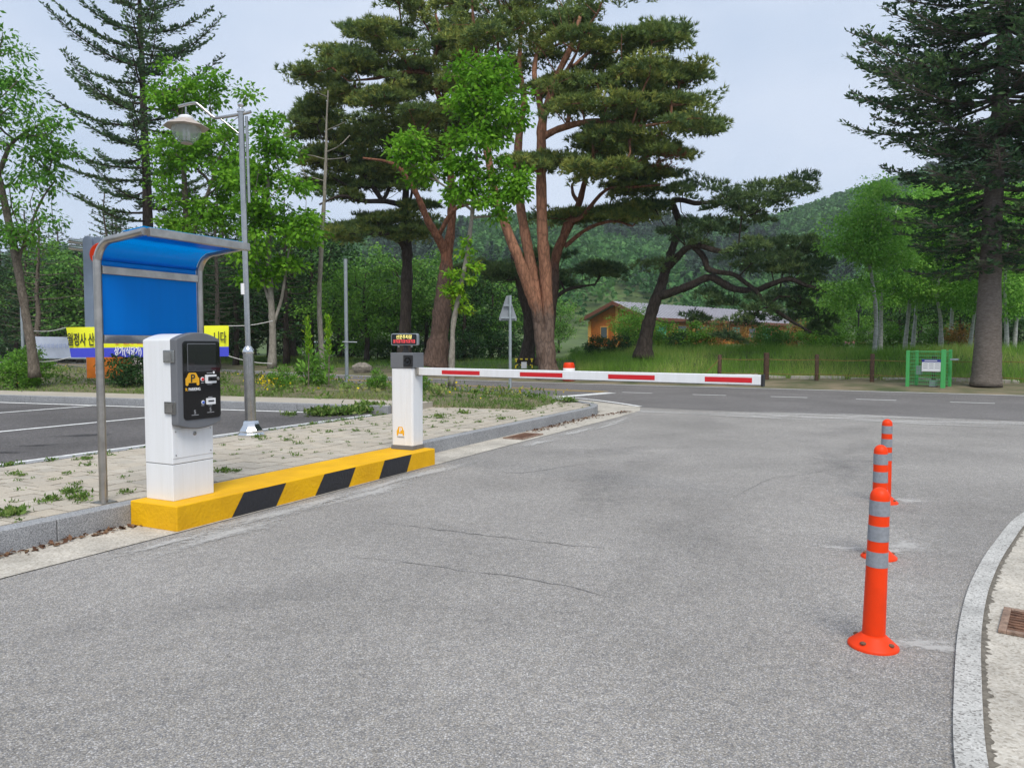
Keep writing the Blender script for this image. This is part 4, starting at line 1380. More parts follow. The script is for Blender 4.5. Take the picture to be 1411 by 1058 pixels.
# slim poles
pz = at(478, 523, 25.5)
pp = thing('signal_pole', 'slim pale grey pole with a short crossbar by the road verge', 'pole', (pz[0], pz[1], .22))
G().tube([(pz[0], pz[1], .2), (pz[0], pz[1], at(478, 357, 25.5)[2])], .062, 12).build('pole', MT['galv'], pp, True, smooth=True, angle=50)
G().tube([at(472, 471, 25.4), at(492, 471.5, 25.4)], .02, 8).build('crossbar', MT['galv'], pp, True)
p2 = at(32.5, 505, 27)
p3 = thing('signal_pole', 'thin grey pole at the far left beside the leaning tree', 'pole', (p2[0], p2[1], .3))
G().tube([(p2[0], p2[1], .2), (p2[0], p2[1], at(32.5, 409, 27)[2])], .055, 10).build('pole', MT['galv'], p3, True, smooth=True, angle=50)
# triangle road sign seen from behind
ts = at(703, 541, 19.2)
so = thing('road_sign', 'grey back of a triangular road sign on a galvanised post', 'road sign', (ts[0], ts[1], ZP))
dS = 19.2
G().tube([(ts[0], ts[1], ZP - .1), (ts[0] , ts[1], at(703, 407, dS)[2])], .038, 12).build('post', MT['galv'], so, True, smooth=True, angle=50)
tri = [at(688, 442, dS + .05), at(687.6, 438, dS + .05), at(697.5, 408, dS + .05), at(701.5, 407, dS + .05), at(712, 438, dS + .05), at(711.8, 442, dS + .05)]
c0 = at(700, 430, dS + .05)
G().prism([(q[0] - c0[0], q[2] - c0[2]) for q in tri], 0, .012, (c0, (1, 0, 0), (0, 0, 1), (0, 1, 0))).build('plate', mat('sign_back', (.27, .29, .31), .45, .3), so, True, bevel=.004)
for yy, x0, x1 in ((421, 694, 706), (438, 690, 710)):
    a, b = at(x0, yy, dS), at(x1, yy + .8, dS)
    G().box((a[0], a[1] - .02, a[2] - .018), (b[0], a[1] + .045, a[2] + .018)).build('bracket', MT['galv'], so, True)

# rock at the road verge
def rock(name, label, c, r, sq=.7):
    bm_v = []
    g = G(); n, k = 7, 12
    V, F = [], []
    ph = rng.uniform(0, 6, 6)
    for i in range(n + 1):
        a = math.pi * i / n
        for j in range(k):
            b = 2 * math.pi * j / k
            d = np.array([math.sin(a) * math.cos(b), math.sin(a) * math.sin(b), math.cos(a)])
            q = 1 + .18 * math.sin(3 * d[0] + ph[0]) + .15 * math.sin(4 * d[1] + ph[1]) + .12 * math.sin(5 * d[2] + ph[2]) + (.05 * rng.normal() if 0 < i < n else 0)
            V.append(d * q * np.array([r, r * .8, r * sq]))
    for i in range(n):
        for j in range(k):
            F.append((i * k + j, (i + 1) * k + j, (i + 1) * k + (j + 1) % k, i * k + (j + 1) % k))
    o = g.add(V, F).build(name, MT['rock'])
    o.location = tuple(c)
    return tag(o, label, 'rock')
p = on_far_side(500, 1.6)
rock('boulder', 'pale grey boulder on the verge across the road', p + np.array([0, 0, .22]), .42, .8)
for k, (px, py) in enumerate(((59, 550.5), (201, 556.5))):
    pass

# ------------------------------------------------------------------ across the road: rope fence, green cage, barricade, drum
pxs = (991.6, 1056, 1125.6, 1202, 1287, 1375.5, 1465)
fp = [on_far_side(x, 3.6) for x in pxs]
rf = thing('rope_fence', 'low fence of dark wooden posts joined by two yellow ropes along the grass bank', 'rope fence', fp[2])
for k, p in enumerate(fp):
    h, r_ = ((.92, .075), (1.0, .10), (.95, .07), (.98, .075), (.95, .075), (1.15, .08), (.95, .075))[k]
    G().tube([(p[0], p[1], p[2] - .1), (p[0], p[1], p[2] + h - .02), (p[0], p[1], p[2] + h)], [r_, r_, r_ * .8], 10).build('post', MT['wood'], rf, True, smooth=True, angle=40)
for hh in (.76, .24):
    q = []
    for a, b in zip(fp[:-1], fp[1:]):
        for t in np.linspace(0, 1, 8)[:-1]:
            q.append(a * (1 - t) + b * t + np.array([0, -.06, hh - .03 * math.sin(math.pi * t)]))
    G().tube(q, .011, 5).build('rope', MT['yellow_rope'], rf, True)
a = fp[0] + np.array([0, -.06, .76])
G().tube([a, a + np.array([-.7, .25, -.74])], .014, 5).build('guy_rope', MT['yellow_rope'], rf, True)

cA, cB = on_far_side(1251, 2.0), on_far_side(1300, 1.75)
cg_ = thing('mesh_cage', 'bright green wire mesh cage with a white notice beside the big fir', 'cage', (cA + cB) / 2)
cu_ = norm((cB - cA) * np.array([1, 1, 0])); cv = np.array([-cu_[1], cu_[0], 0])
cw = float(np.linalg.norm((cB - cA)[:2])); cd = .55; chh = 1.17
z0 = cA[2]
cO = np.array([cA[0], cA[1], z0])
CX = Matrix(((cu_[0], cv[0], 0, cO[0]), (cu_[1], cv[1], 0, cO[1]), (0, 0, 1, cO[2]), (0, 0, 0, 1)))
for x, y, ww in ((0, 0, .10), (.12, cd, .08), (cw, 0, .13), (cw + .06, cd, .09)):
    G().box((x - ww / 2, y - .05, -.05), (x + ww / 2, y + .05, chh + (.03 if x > .5 else 0)), X=CX).build('post', MT['green'], cg_, True, bevel=.012)
for (a, b, nm) in (((.05, 0), (cw - .06, 0), 'front'), ((.12, cd), (cw + .02, cd), 'back'), ((0, .05), (.12, cd - .05), 'side'), ((cw, .05), (cw + .06, cd - .05), 'side')):
    g = G()
    a_, b_ = np.array(a), np.array(b); n_ = max(3, int(np.linalg.norm(b_ - a_) / .052))
    def cp(q, z): return CX @ Vector((q[0], q[1], z))
    for k in range(n_ + 1):
        q = a_ + (b_ - a_) * k / n_
        g.tube([cp(q, .06), cp(q, chh - .03)], .0035, 4, caps=False)
    for z in np.arange(.08, chh - .02, .115):
        g.tube([cp(a_, z), cp(b_, z)], .0055, 4, caps=False)
    g.tube([cp(a_, chh - .03), cp(b_, chh - .03)], .012, 6, caps=False)
    tag(g.build('wire_mesh', MT['green_wire'], cg_, True))
G().box((.42, -.030, .50), (.42 + .58, -.012, .87), X=CX).build('notice', MT['white_print'], cg_, True, bevel=.004)
nb2 = cg_.children[-1]
G().box((.418, -.0335, .80), (.42 + .582, -.0305, .89), X=CX).build('notice_header', mat('notice_blue', (.035, .045, .26), .5), cg_, True)
for k in range(9):     # print too small to read
    row, x0 = k // 3, .46 + (k % 3) * .17
    G().box((x0, -.0325, .735 - row * .065), (x0 + .13, -.0305, .752 - row * .065), X=CX).build('print_line', MT['grey_print'], cg_, True)
G().box((.50, -.036, .835), (.86, -.034, .858), X=CX).build('print_line', MT['white_print'], cg_, True)
G().box((.20, .15, .38), (.36, .32, .68), X=CX).build('meter_box', MT['galv'], cg_, True, bevel=.01)
G().box((.60, .12, .0), (.80, .34, .22), X=CX).build('valve_box', MT['galv'], cg_, True, bevel=.02)
for x in (.3, .9):
    G().box((x + .5 * (x > .5), .12, .86), (x + .28 + .0, .30, .92), X=CX).build('pipe_cover', MT['galv'], cg_, True, bevel=.01) if x > .5 else None

bp_ = on_far_side(722, 3.6)
br_ = thing('barricade', 'yellow and black striped folding barricade with a white notice under the pines', 'barricade', bp_)
d0 = bp_[1]; u_ = d0 / FPX
yb = mat('barricade_yellow', (.75, .58, .01), .5)
def bar(pa, pb, r, n, nm):
    pa, pb = np.array(pa, float), np.array(pb, float)
    for k in range(n):
        a, b = pa + (pb - pa) * k / n, pa + (pb - pa) * (k + .999) / n
        G().tube([a, b], r, 6).build(nm, yb if k % 2 == 0 else MT['black_matt'], br_)
hB = (508 - 487) * u_
for x in (-.34, .34):
    bar((x * 1.12, -.18, 0), (x, 0, hB), .028, 5, 'leg')
    bar((x * 1.12, .22, 0), (x, .04, hB), .028, 5, 'leg')
bar((-.40, 0, hB), (.40, 0, hB), .035, 7, 'top_rail')
bar((-.36, -.06, hB * .62), (.36, -.06, hB * .62), .028, 7, 'rail')
G().box((-.12, -.10, hB * .40), (.12, -.085, hB * .82)).build('notice', MT['white_print'], br_)

dp = on_far_side(784, .95)
dr = thing('traffic_drum', 'orange traffic drum with a white band at the foot of the red pine', 'traffic drum', dp)
g = G().lathe([(.20, 0), (.255, .03), (.255, .06), (.24, .07), (.235, .30), (.228, .31), (.222, .60), (.19, .70), (.17, .72), (0, .72)], 26).build('body', MT['orange'], dr, smooth=True, angle=40)
G().lathe([(.2375, .33), (.229, .50)], 26).build('white_band', MT['white_print'], dr, smooth=True)
G().lathe([(.2405, .10), (.2385, .22)], 26).build('pale_band', mat('faded_orange', (.75, .28, .2), .5), dr, smooth=True)

# ------------------------------------------------------------------ timber hall with a metal roof, far behind the twisted pine
hs_ = thing('timber_hall', 'orange timber hall with a long grey metal roof beyond the twisted pine', 'hall', (12.2, 68, float(hz(12.2, 68))))
hc = np.array(at(893, 437, 68)); hgz = float(hz(12, 70)) - .5
ex, ey_ = np.array([.707, .707, 0]), np.array([-.707, .707, 0])   # along the ridge, across the gable
HL, HW, HE, HR = 30.0, 8.0, hc[2], at(845, 415, 70.8)[2]
hb_ = np.array([hc[0], hc[1], 0])
def hp(a, b, z): return hb_ + ex * a + ey_ * b + np.array([0, 0, z])
def hquad(name, pts, m, dep=None, par=hs_):
    n = norm(np.cross(np.subtract(pts[1], pts[0]), np.subtract(pts[2], pts[0])))
    V = list(pts) + [np.asarray(p) - n * (dep or .05) for p in pts]
    k = len(pts)
    F = [tuple(range(k)), tuple(range(k, 2 * k))[::-1]] + [(i, k + i, k + (i + 1) % k, (i + 1) % k)[::-1] for i in range(k)]
    return G().add(V, F).build(name, m, par, True)
ov = .7
we = HE - .05
hquad('gable_wall', [hp(ov, ov, hgz), hp(ov, HW - ov, hgz), hp(ov, HW - ov, we), hp(ov, HW / 2, HR - .25), hp(ov, ov, we)][::-1], MT['house_wall'], .2)
hquad('side_wall', [hp(ov, ov, hgz), hp(HL - ov, ov, hgz), hp(HL - ov, ov, we), hp(ov, ov, we)], MT['house_wall'], .2)
hquad('rear_wall', [hp(HL - ov, HW - ov, hgz), hp(HL - ov, ov + .2, hgz), hp(HL - ov, ov + .2, we), hp(HL - ov, HW - ov, we)], MT['house_wall'], .2)
rs = hquad('roof_slope', [hp(0, 0, HE), hp(HL, 0, HE), hp(HL, HW / 2, HR), hp(0, HW / 2, HR)], MT['roof'], .12)
hquad('roof_slope', [hp(0, HW / 2, HR), hp(HL, HW / 2, HR), hp(HL, HW, HE), hp(0, HW, HE)], MT['roof'], .12)
for k in range(1, 44):
    a = HL * k / 44
    s0_, s1_ = hp(a, .0, HE + .003), hp(a, HW / 2, HR + .003)
    up_n = norm(np.cross(ex, s1_ - s0_)); up_n = up_n if up_n[2] > 0 else -up_n
    G().prism([(0, -.03), (np.linalg.norm(s1_ - s0_), -.03), (np.linalg.norm(s1_ - s0_), .03), (0, .03)], 0, .06, (s0_, norm(s1_ - s0_), ex, up_n)).build('roof_seam', MT['roof'], rs, True)
for b0, z0_, b1, z1_ in ((0, HE, HW / 2, HR), (HW, HE, HW / 2, HR)):
    hquad('barge_board', [hp(-.02, b0, z0_ - .32), hp(-.02, b1, z1_ - .32), hp(-.02, b1, z1_ + .03), hp(-.02, b0, z0_ + .03)], MT['eave'], .08)
hquad('eave_board', [hp(0, -.02, HE - .30), hp(HL, -.02, HE - .30), hp(HL, -.02, HE + .0), hp(0, -.02, HE + .0)], MT['eave'], .08)
for b in (HW / 2 - .2, HW - ov - .2, ov + .1):
    G().prism([(0, 0), (.3, 0), (.3, HE - hgz + (1.15 if b == HW / 2 - .2 else -.2)), (0, HE - hgz + (1.15 if b == HW / 2 - .2 else -.2))], 0, .12, (hp(ov - .12, b, hgz), ey_, (0, 0, 1), ex)).build('timber_post', MT['house_post'], hs_, True)
for k in range(7):
    a0 = 2.2 + k * 3.5
    wd_ = G().prism([(0, 0), (1.6, 0), (1.6, 1.3), (0, 1.3)], 0, .08, (hp(a0, ov - .045, HE - 1.9), ex, (0, 0, 1), -ey_)).build('window', MT['house_post'] if k % 2 else MT['teal'], hs_, True)
    G().prism([(.08, .08), (1.52, .08), (1.52, 1.22), (.08, 1.22)], .081, .10, (hp(a0, ov - .045, HE - 1.9), ex, (0, 0, 1), -ey_)).build('pane', MT['teal'] if k % 2 == 0 else MT['pane'], wd_, True)
    G().prism([(0, 0), (.25, 0), (.25, HE - hgz - .3), (0, HE - hgz - .3)], 0, .15, (hp(a0 - .8, ov - .2, hgz), ex, (0, 0, 1), ey_)).build('timber_post', MT['house_post'], hs_, True)
wd_ = G().prism([(0, 0), (.9, 0), (.9, 1.2), (0, 1.2)], 0, .08, (hp(ov - .03, HW - 3.0, HE - 1.9), ey_, (0, 0, 1), -ex)).build('window', MT['house_post'], hs_, True)
G().prism([(.1, .1), (.8, .1), (.8, 1.1), (.1, 1.1)], .081, .1, (hp(ov - .03, HW - 3.0, HE - 1.9), ey_, (0, 0, 1), -ex)).build('pane', MT['pane'], wd_, True)

# little red-brown roofed hut and a dark lamp pole deeper in the park
hp0 = at(1176, 492, 75)
ht = thing('garden_hut', 'small hut with a red brown roof among the birches', 'hut', hp0)
G().box((-1.1, -.9, -1), (1.1, .9, .9)).build('wall', MT['house_wall'], ht)
G().add([(-1.5, -1.3, .9), (1.5, -1.3, .9), (1.5, 1.3, .9), (-1.5, 1.3, .9), (-.6, 0, 1.75), (.6, 0, 1.75)], [(0, 1, 5, 4), (2, 3, 4, 5), (1, 2, 5), (3, 0, 4), (3, 2, 1, 0)]).build('roof', MT['pink_roof'], ht)
G().box((-.3, -.93, -.9), (.3, -.901, .7)).build('door', MT['wood'], ht)
q = at(1182, 487, 46)
lp2 = thing('park_lamp', 'thin dark lamp pole standing between the birches and the twisted pine', 'lamp pole', q)
G().tube([(0, 0, -.8), (0, 0, 2.5)], .05, 8).build('pole', MT['black_matt'], lp2)
G().lathe([(.05, 2.5), (.16, 2.55), (.14, 2.8), (.19, 2.85), (.02, 2.98)], 10).build('lantern', MT['black_matt'], lp2)
import bmesh
# ------------------------------------------------------------------ trees
def plates(ells, d, depth, dens, r=.95, k=7, zt=.085):
    """flat layers: pads gathered in level plates with air between them"""
    c = sample_pads(ells, d, depth, dens / k)
    o = rng.uniform(-1, 1, (len(c), k, 3)) * np.array([r * 1.25, r, 0]) + np.stack([np.zeros((len(c), k)), np.zeros((len(c), k)), rng.normal(0, zt, (len(c), k))], -1)
    return (c[:, None, :] + o).reshape(-1, 3)

def sample_pads(ells, d, depth, dens, jz=0.0):
    """points inside ellipses (photo px cx, cy, rx, ry) spread through the crown's depth"""
    out = []
    for e in ells:
        cx, cy, rx, ry = e[:4]
        k = d / FPX
        area = math.pi * rx * ry * k * k
        n = max(2, int(area * dens * (e[4] if len(e) > 4 else 1)))
        for _ in range(n):
            a, r = rng.uniform(0, 2 * math.pi), math.sqrt(rng.uniform(0, 1))
            dz = rng.uniform(-1, 1) * depth * min(1.0, .35 + rx * k / 3.0)
            dd = d + dz
            # same angular place, own distance
            out.append(at(cx + rx * r * math.cos(a), cy + ry * r * math.sin(a), dd))
    return np.array(out)

def skeleton(trunks, pts, seg=.6, wl=.25, upw=.5, wob=.08, r_tip=.012, expo=.5, rmax=.25, top_only=0.0):
    """trunks: list of (path, radii); every pt is joined to the cheapest place on the growing tree"""
    pos, par, pl, rad = [], [], [], []
    for P, r in trunks:
        s = 0.0
        for i in range(len(P)):
            if i: s += np.linalg.norm(P[i] - P[i - 1])
            pos.append(P[i]); par.append(-1); rad.append(r[i])
            pl.append(s if i > len(P) * top_only else 1e3)
    cap = len(pos) + len(pts) * 40
    A = np.zeros((cap, 3)); PL = np.zeros(cap); PR = np.full(cap, -1, int); RD = np.zeros(cap)
    n = len(pos); A[:n] = pos; PL[:n] = pl; RD[:n] = rad; nt0 = n
    dist = np.array([np.min(np.linalg.norm(A[:nt0] - p, axis=1)) for p in pts])
    ends = []
    for k in np.argsort(dist):
        p = pts[k]
        v = p - A[:n]
        dd = np.linalg.norm(v, axis=1)
        cost = dd + wl * PL[:n] + upw * np.maximum(0, A[:n, 2] - p[2] + .1)
        i = int(np.argmin(cost))
        L_ = dd[i]
        m = max(1, int(L_ / seg))
        prev = i
        side = rng.normal(0, 1, 3) * wob * L_
        for q in range(1, m + 1):
            t = q / m
            if n >= cap - 2: break
            A[n] = A[i] * (1 - t) + p * t + (side * math.sin(math.pi * t) + np.array([0, 0, -.06 * L_ * math.sin(math.pi * t)]) + rng.normal(0, wob * .35, 3) * (q < m)) * (m > 1)
            PL[n] = PL[i] + L_ * t
            PR[n] = prev
            prev = n
            n += 1
        ends.append(prev)
    cnt = np.zeros(n)
    for e in ends: cnt[e] += 1
    for j in range(n - 1, nt0 - 1, -1):
        if PR[j] >= 0: cnt[PR[j]] += cnt[j]
    r = np.minimum(r_tip * np.maximum(cnt, 1) ** expo, rmax)
    r[:nt0] = RD[:nt0]
    j = np.arange(nt0, n)
    p_ = PR[j]
    r0 = np.where(p_ < nt0, np.minimum(r[p_], r[j] * 1.25), r[p_])
    return A[p_], A[j], r0, r[j]

def branch_mesh(name, m, parent, base, E, k=5):
    p0, p1, r0, r1 = E
    T = norm(p1 - p0)
    ref = np.where(np.abs(T[:, 2:3]) < .9, np.array([[0, 0, 1.0]]), np.array([[1.0, 0, 0]]))
    n = norm(np.cross(T, ref)); b = np.cross(T, n)
    a = 2 * math.pi * np.arange(k) / k
    ring = np.cos(a)[None, :, None] * n[:, None, :] + np.sin(a)[None, :, None] * b[:, None, :]
    V0 = p0[:, None, :] - T[:, None, :] * r0[:, None, None] * .3 + ring * r0[:, None, None]
    V1 = p1[:, None, :] + T[:, None, :] * r1[:, None, None] * .3 + ring * r1[:, None, None]
    V = np.concatenate([V0, V1], 1).reshape(-1, 3)
    o = (np.arange(len(p0)) * 2 * k)[:, None, None]
    jj = np.arange(k); j2 = (jj + 1) % k
    Q = np.stack([jj, j2, k + j2, k + jj], -1)[None] + o
    o = np_faces(name, V, Q.reshape(-1, 4), m, parent, base)
    tk = next((c for c in parent.children if c.name.split('.')[0] in ('trunk', 'stem') and c.data.materials[0] == m), None)
    if tk is not None:      # limbs and twigs grow out of the stem: one mesh
        bm = bmesh.new()
        bm.from_mesh(tk.data); bm.from_mesh(o.data)
        bm.to_mesh(tk.data); bm.free()
        me = o.data
        bpy.data.objects.remove(o); bpy.data.meshes.remove(me)
        return tk
    return o

def trunk_mesh(name, m, parent, base, paths, k=14, flare=1.5, bump=.06):
    g = G()
    for i, (P, r) in enumerate(paths):
        P = np.asarray(P); r = np.asarray(r, float).copy()
        s = np.concatenate([[0], np.cumsum(np.linalg.norm(np.diff(P, axis=0), axis=1))])
        if i == 0: r = r * (1 + (flare - 1) * np.exp(-s / .45))
        r = r * (1 + bump * rng.normal(0, 1, len(r)))
        g.tube(P - np.asarray(base), r, k)
    # uneven bark outline
    V = np.array(g.V)
    g.V = [tuple(v) for v in V + rng.normal(0, 1, V.shape) * .006]
    return g.build(name, m, parent, smooth=True)

def tpath(pts, n=5, d=None):
    """[(px, py, radius m[, depth])] -> smooth path"""
    P = np.array([at(p[0], p[1], p[3] if len(p) > 3 else d) for p in pts])
    return smooth_path(P, n, [p[2] for p in pts])

def tuft_mesh(name, m, parent, base, pts, rx, rz, nt, nn, ln, wd, up=.55, tone=(0, 1), rvar=.3, flat=True):
    P = len(pts)
    rr = rx * (1 + rvar * rng.uniform(-1, 1, P))
    ptone = rng.uniform(0, 1, P)
    ang = rng.uniform(0, 2 * math.pi, (P, nt)); q = np.sqrt(rng.uniform(0, 1, (P, nt)))
    el = rng.uniform(.6, 1.3, P)[:, None]; ro = rng.uniform(0, math.pi, P)[:, None]
    x_, y_ = q * np.cos(ang) * el, q * np.sin(ang) / el
    ox, oy = x_ * np.cos(ro) - y_ * np.sin(ro), x_ * np.sin(ro) + y_ * np.cos(ro)
    tilt = rng.normal(0, .18, (P, 2))
    zz = rz * ((1 - q ** 2) * rng.uniform(-.15, 1.0, (P, nt)) + rng.normal(0, .12, (P, nt)) - .25 * q ** 2)
    off = np.stack([ox * rr[:, None], oy * rr[:, None], zz + (ox * tilt[:, :1] + oy * tilt[:, 1:]) * rr[:, None]], -1)
    c = (pts[:, None, :] + off).reshape(-1, 3)
    td = norm(np.stack([ox * .8, oy * .8, np.full_like(ox, up)], -1) + rng.normal(0, .35, (P, nt, 3))).reshape(-1, 3)
    tt = np.clip(.55 * ptone[:, None] + .45 * rng.uniform(0, 1, (P, nt)), 0, 1).reshape(-1)
    T = len(c)
    d = norm(td[:, None, :] + rng.normal(0, .48, (T, nn, 3)))
    s = norm(np.cross(d, rng.normal(0, 1, (T, nn, 3)))) * wd / 2
    l = ln * rng.uniform(.7, 1.2, (T, nn, 1))
    c3 = c[:, None, :]
    V = np.stack([c3 - s, c3 + s, c3 + d * l], 2).reshape(-1, 3)
    tone_ = np.repeat(np.clip(tone[0] + (tone[1] - tone[0]) * (.8 * tt[:, None] + .2 * rng.uniform(0, 1, (T, nn))), 0, 1).reshape(-1), 3)
    return np_mesh(name, V, 3, m, parent, tone_, base)

def leaf_quads(c, d, size, asp=.55, up=None, fold=.25, tone=None):
    """rhombus leaves: base at c, pointing along d"""
    n = len(c)
    r = rng.normal(0, 1, (n, 3))
    if up is not None: r = r * (1 - up) + np.array([0, 0, 1.0]) * up * 2
    s = norm(np.cross(d, r))
    nn = np.cross(s, d)
    l = (size * rng.uniform(.65, 1.25, n))[:, None]
    w = l * asp * .5
    m_ = c + d * l * .45
    V = np.stack([c, m_ - s * w + nn * w * fold, c + d * l, m_ + s * w + nn * w * fold], 1)
    return V.reshape(-1, 3)

def leaf_mesh(name, m, parent, base, pts, r, rz, n, size, asp=.6, droop=.35, up=.5, tone=(0, 1), rvar=.35):
    P = len(pts)
    ptone = rng.uniform(0, 1, P)
    rr = r * (1 + rvar * rng.uniform(-1, 1, P))[:, None, None]
    o = rng.normal(0, .5, (P, n, 3))
    ln = np.linalg.norm(o, axis=-1, keepdims=True)
    o = o / np.maximum(ln, 1e-6) * np.minimum(ln, 1.15)
    off = o * rr * np.array([1, 1, rz / r])
    c = (pts[:, None, :] + off).reshape(-1, 3)
    d = norm(o * np.array([1, 1, .6]) + rng.normal(0, .45, (P, n, 3)) + np.array([0, 0, -droop])).reshape(-1, 3)
    V = leaf_quads(c, d, size, asp, up)
    tt = tone[0] + (tone[1] - tone[0]) * np.clip(.45 * ptone[:, None] + .55 * rng.uniform(0, 1, (P, n)), 0, 1)
    return np_mesh(name, V, 4, m, parent, np.repeat(tt.reshape(-1), 4), base)

def new_tree(name, label, base, cat='tree', group=None):
    return thing(name, label, cat, base, 0, group)

# ---- the tall red pines by the road ------------------------------------------------
def pine(label, base, trunks, pads, barkm, d, leafm='pine', dens_t=66, rx=.66, rz=.24, tone=(0, 1), extra=None, wl=.22, nn=7):
    t = new_tree('pine_tree', label, base)
    trunk_mesh('trunk', barkm, t, base, trunks)
    E = skeleton(trunks, pads, .55, wl, .7, .07, .013, .47, .22, top_only=.25)
    branch_mesh('branches', barkm, t, base, E)
    tuft_mesh('crown', LF[leafm], t, base, pads, rx, rz, dens_t, nn, .23, .050, tone=tone)
    if extra is not None:
        tuft_mesh('dead_needles', LF['rust_needles'], t, base, extra, .5, .3, 40, 6, .2, .03)
    return t

dA = 30.6
bA = on_far_side(757, 1.6)
A_tr = [tpath([(757, 527, .42), (754, 500, .37), (748, 470, .33), (743, 445, .27), (740, 425, .16)], 5, dA),
        tpath([(747, 462, .17, 30.6), (740, 430, .235, 30.5), (728, 395, .225, 30.3), (714, 355, .21, 30.1), (700, 320, .19, 30), (683, 270, .16, 29.8), (672, 210, .14, 29.5), (665, 140, .11, 29.4), (655, 60, .07, 29.2), (650, 0, .04, 29)], 5),
        tpath([(749, 466, .17, 30.7), (743, 430, .23, 30.7), (735, 380, .22, 30.9), (727, 340, .21, 31.1), (718, 290, .19, 31.3), (713, 235, .17, 31.5), (716, 180, .15, 31.7), (722, 140, .13, 31.9), (716, 90, .10, 32), (720, 20, .06, 32.2)], 5),
        tpath([(757, 500, .30, 30.6), (756, 470, .26, 30.6), (755, 430, .24, 30.6), (752, 380, .235, 30.6), (748, 330, .225, 30.5), (746, 270, .21, 30.4), (746, 200, .20, 30.3), (748, 165, .19, 30.2), (758, 135, .15, 30.1), (770, 100, .13, 30.1), (788, 62, .11, 30), (800, 20, .07, 30)], 5),
        tpath([(746, 190, .15, 30.4), (770, 178, .13, 30), (800, 170, .12, 29.5), (830, 168, .10, 29), (870, 175, .07, 28.6), (915, 170, .04, 28.3)], 5),
        tpath([(748, 172, .14, 30.4), (742, 130, .12, 31), (736, 100, .10, 31.4), (742, 60, .07, 31.8)], 4)]
E_pA = [(740, 15, 75, 30), (820, 25, 60, 30), (868, 45, 45, 26), (900, 62, 22, 12), (832, 80, 55, 26), (892, 102, 38, 16), (932, 105, 16, 7), (755, 70, 50, 28),
    (860, 132, 55, 18), (918, 142, 28, 12), (945, 170, 42, 9), (892, 162, 40, 12), (895, 200, 40, 20), (870, 212, 22, 14), (690, 5, 55, 28), (812, 118, 45, 14, .7), (800, 145, 35, 12, .6),
    (750, 222, 13, 5), (716, 222, 12, 4), (690, 55, 40, 30), (640, 10, 40, 30), (760, -45, 120, 40), (860, -20, 55, 20), (680, 110, 40, 25, .8), (780, 110, 40, 18), (840, 190, 35, 10, .7), (850, 235, 35, 8, .5), (905, 105, 55, 30, .35)]
pA = np.concatenate([plates(E_pA, dA, 3.4, 0.78, .60), sample_pads(E_pA, dA, 3.4, 0.68)])
pine('large red barked pine with several stems rising from one base by the road', bA, A_tr, pA, MT['red_bark'], dA, extra=np.array([at(925, 217, 30), at(918, 222, 29.6)]))

# stem behind it on the right, leaning right with thin limbs
dA2 = 34
bA2 = on_far_side(765, 5.2)
bA2 = np.array([at(750, 503, dA2)[0], dA2, float(hz(at(750, 503, dA2)[0], dA2))])
A2_tr = [np_ for np_ in [tpath([(748, 505, .30), (756, 450, .26), (762, 400, .23), (767, 350, .21), (785, 310, .18), (798, 280, .15), (806, 250, .12), (818, 220, .09), (835, 200, .05)], 5, dA2)]]
A2_tr += [tpath([(775, 330, .14, 34), (782, 305, .12, 34), (800, 300, .10, 33.5), (835, 262, .07, 33), (870, 258, .05, 32.5), (910, 255, .03, 32)], 5),
          tpath([(798, 280, .10, 34), (790, 268, .08, 34.4), (788, 255, .05, 34.8)], 4),
          tpath([(778, 340, .10, 34), (810, 315, .08, 33.6), (845, 305, .06, 33.2), (872, 312, .03, 33)], 5)]
pA2 = plates([(905, 246, 32, 9), (880, 262, 20, 7, .7), (790, 300, 30, 8, .6), (855, 292, 32, 8), (885, 285, 18, 10), (830, 300, 25, 6), (845, 215, 30, 10, .6), (805, 205, 25, 10, .6), (870, 235, 30, 8, .6)], dA2, 1.9, 1.5, .55)
pine('slim leaning pine with bare twisting limbs right of the large red pine', bA2, A2_tr, pA2, MT['red_bark_b'], dA2, wl=.12)

dB_ = 34.5
bB = np.array([at(600, 505, dB_)[0], dB_, float(hz(at(600, 505, dB_)[0], dB_))])
B_tr = [tpath([(598, 506, .52), (603, 480, .47), (608, 440, .42), (612, 400, .37), (615, 370, .31), (617, 345, .24), (619, 328, .14)], 5, dB_),
        tpath([(614, 372, .17, 34.5), (617, 345, .235, 34.5), (622, 310, .20, 34.6), (622, 260, .17, 34.7), (618, 200, .15, 34.8), (612, 140, .12, 35), (612, 80, .09, 35), (600, 20, .05, 35)], 5),
        tpath([(614, 372, .16, 34.4), (612, 345, .22, 34.4), (602, 325, .19, 34), (590, 305, .16, 33.6), (575, 270, .12, 33), (560, 245, .10, 32.6), (540, 225, .07, 32.2), (500, 218, .04, 32)], 5),
        tpath([(604, 325, .10, 34), (625, 290, .09, 33.5), (655, 278, .08, 33.2), (690, 268, .06, 33)], 4),
        tpath([(612, 150, .13, 35), (590, 105, .11, 34.5), (560, 100, .08, 34), (520, 108, .06, 33.5), (480, 112, .03, 33)], 5)]
E_pB = [(560, 50, 58, 24), (520, 46, 22, 9), (620, 18, 75, 24), (600, -30, 85, 28), (500, 95, 48, 15), (448, 108, 20, 9), (560, 85, 42, 20), (620, 62, 45, 24), (660, 90, 35, 20), (480, 128, 42, 16), (540, 120, 38, 15),
    (600, 110, 28, 18), (470, 75, 26, 8), (610, 160, 34, 18), (575, 150, 40, 16), (640, 120, 40, 20), (520, 140, 40, 12), (470, 95, 30, 10), (590, 200, 40, 14), (650, 175, 30, 14)]
pB = np.concatenate([plates(E_pB, dB_, 3.2, 0.85, .60), sample_pads(E_pB, dB_, 3.2, 0.73)])
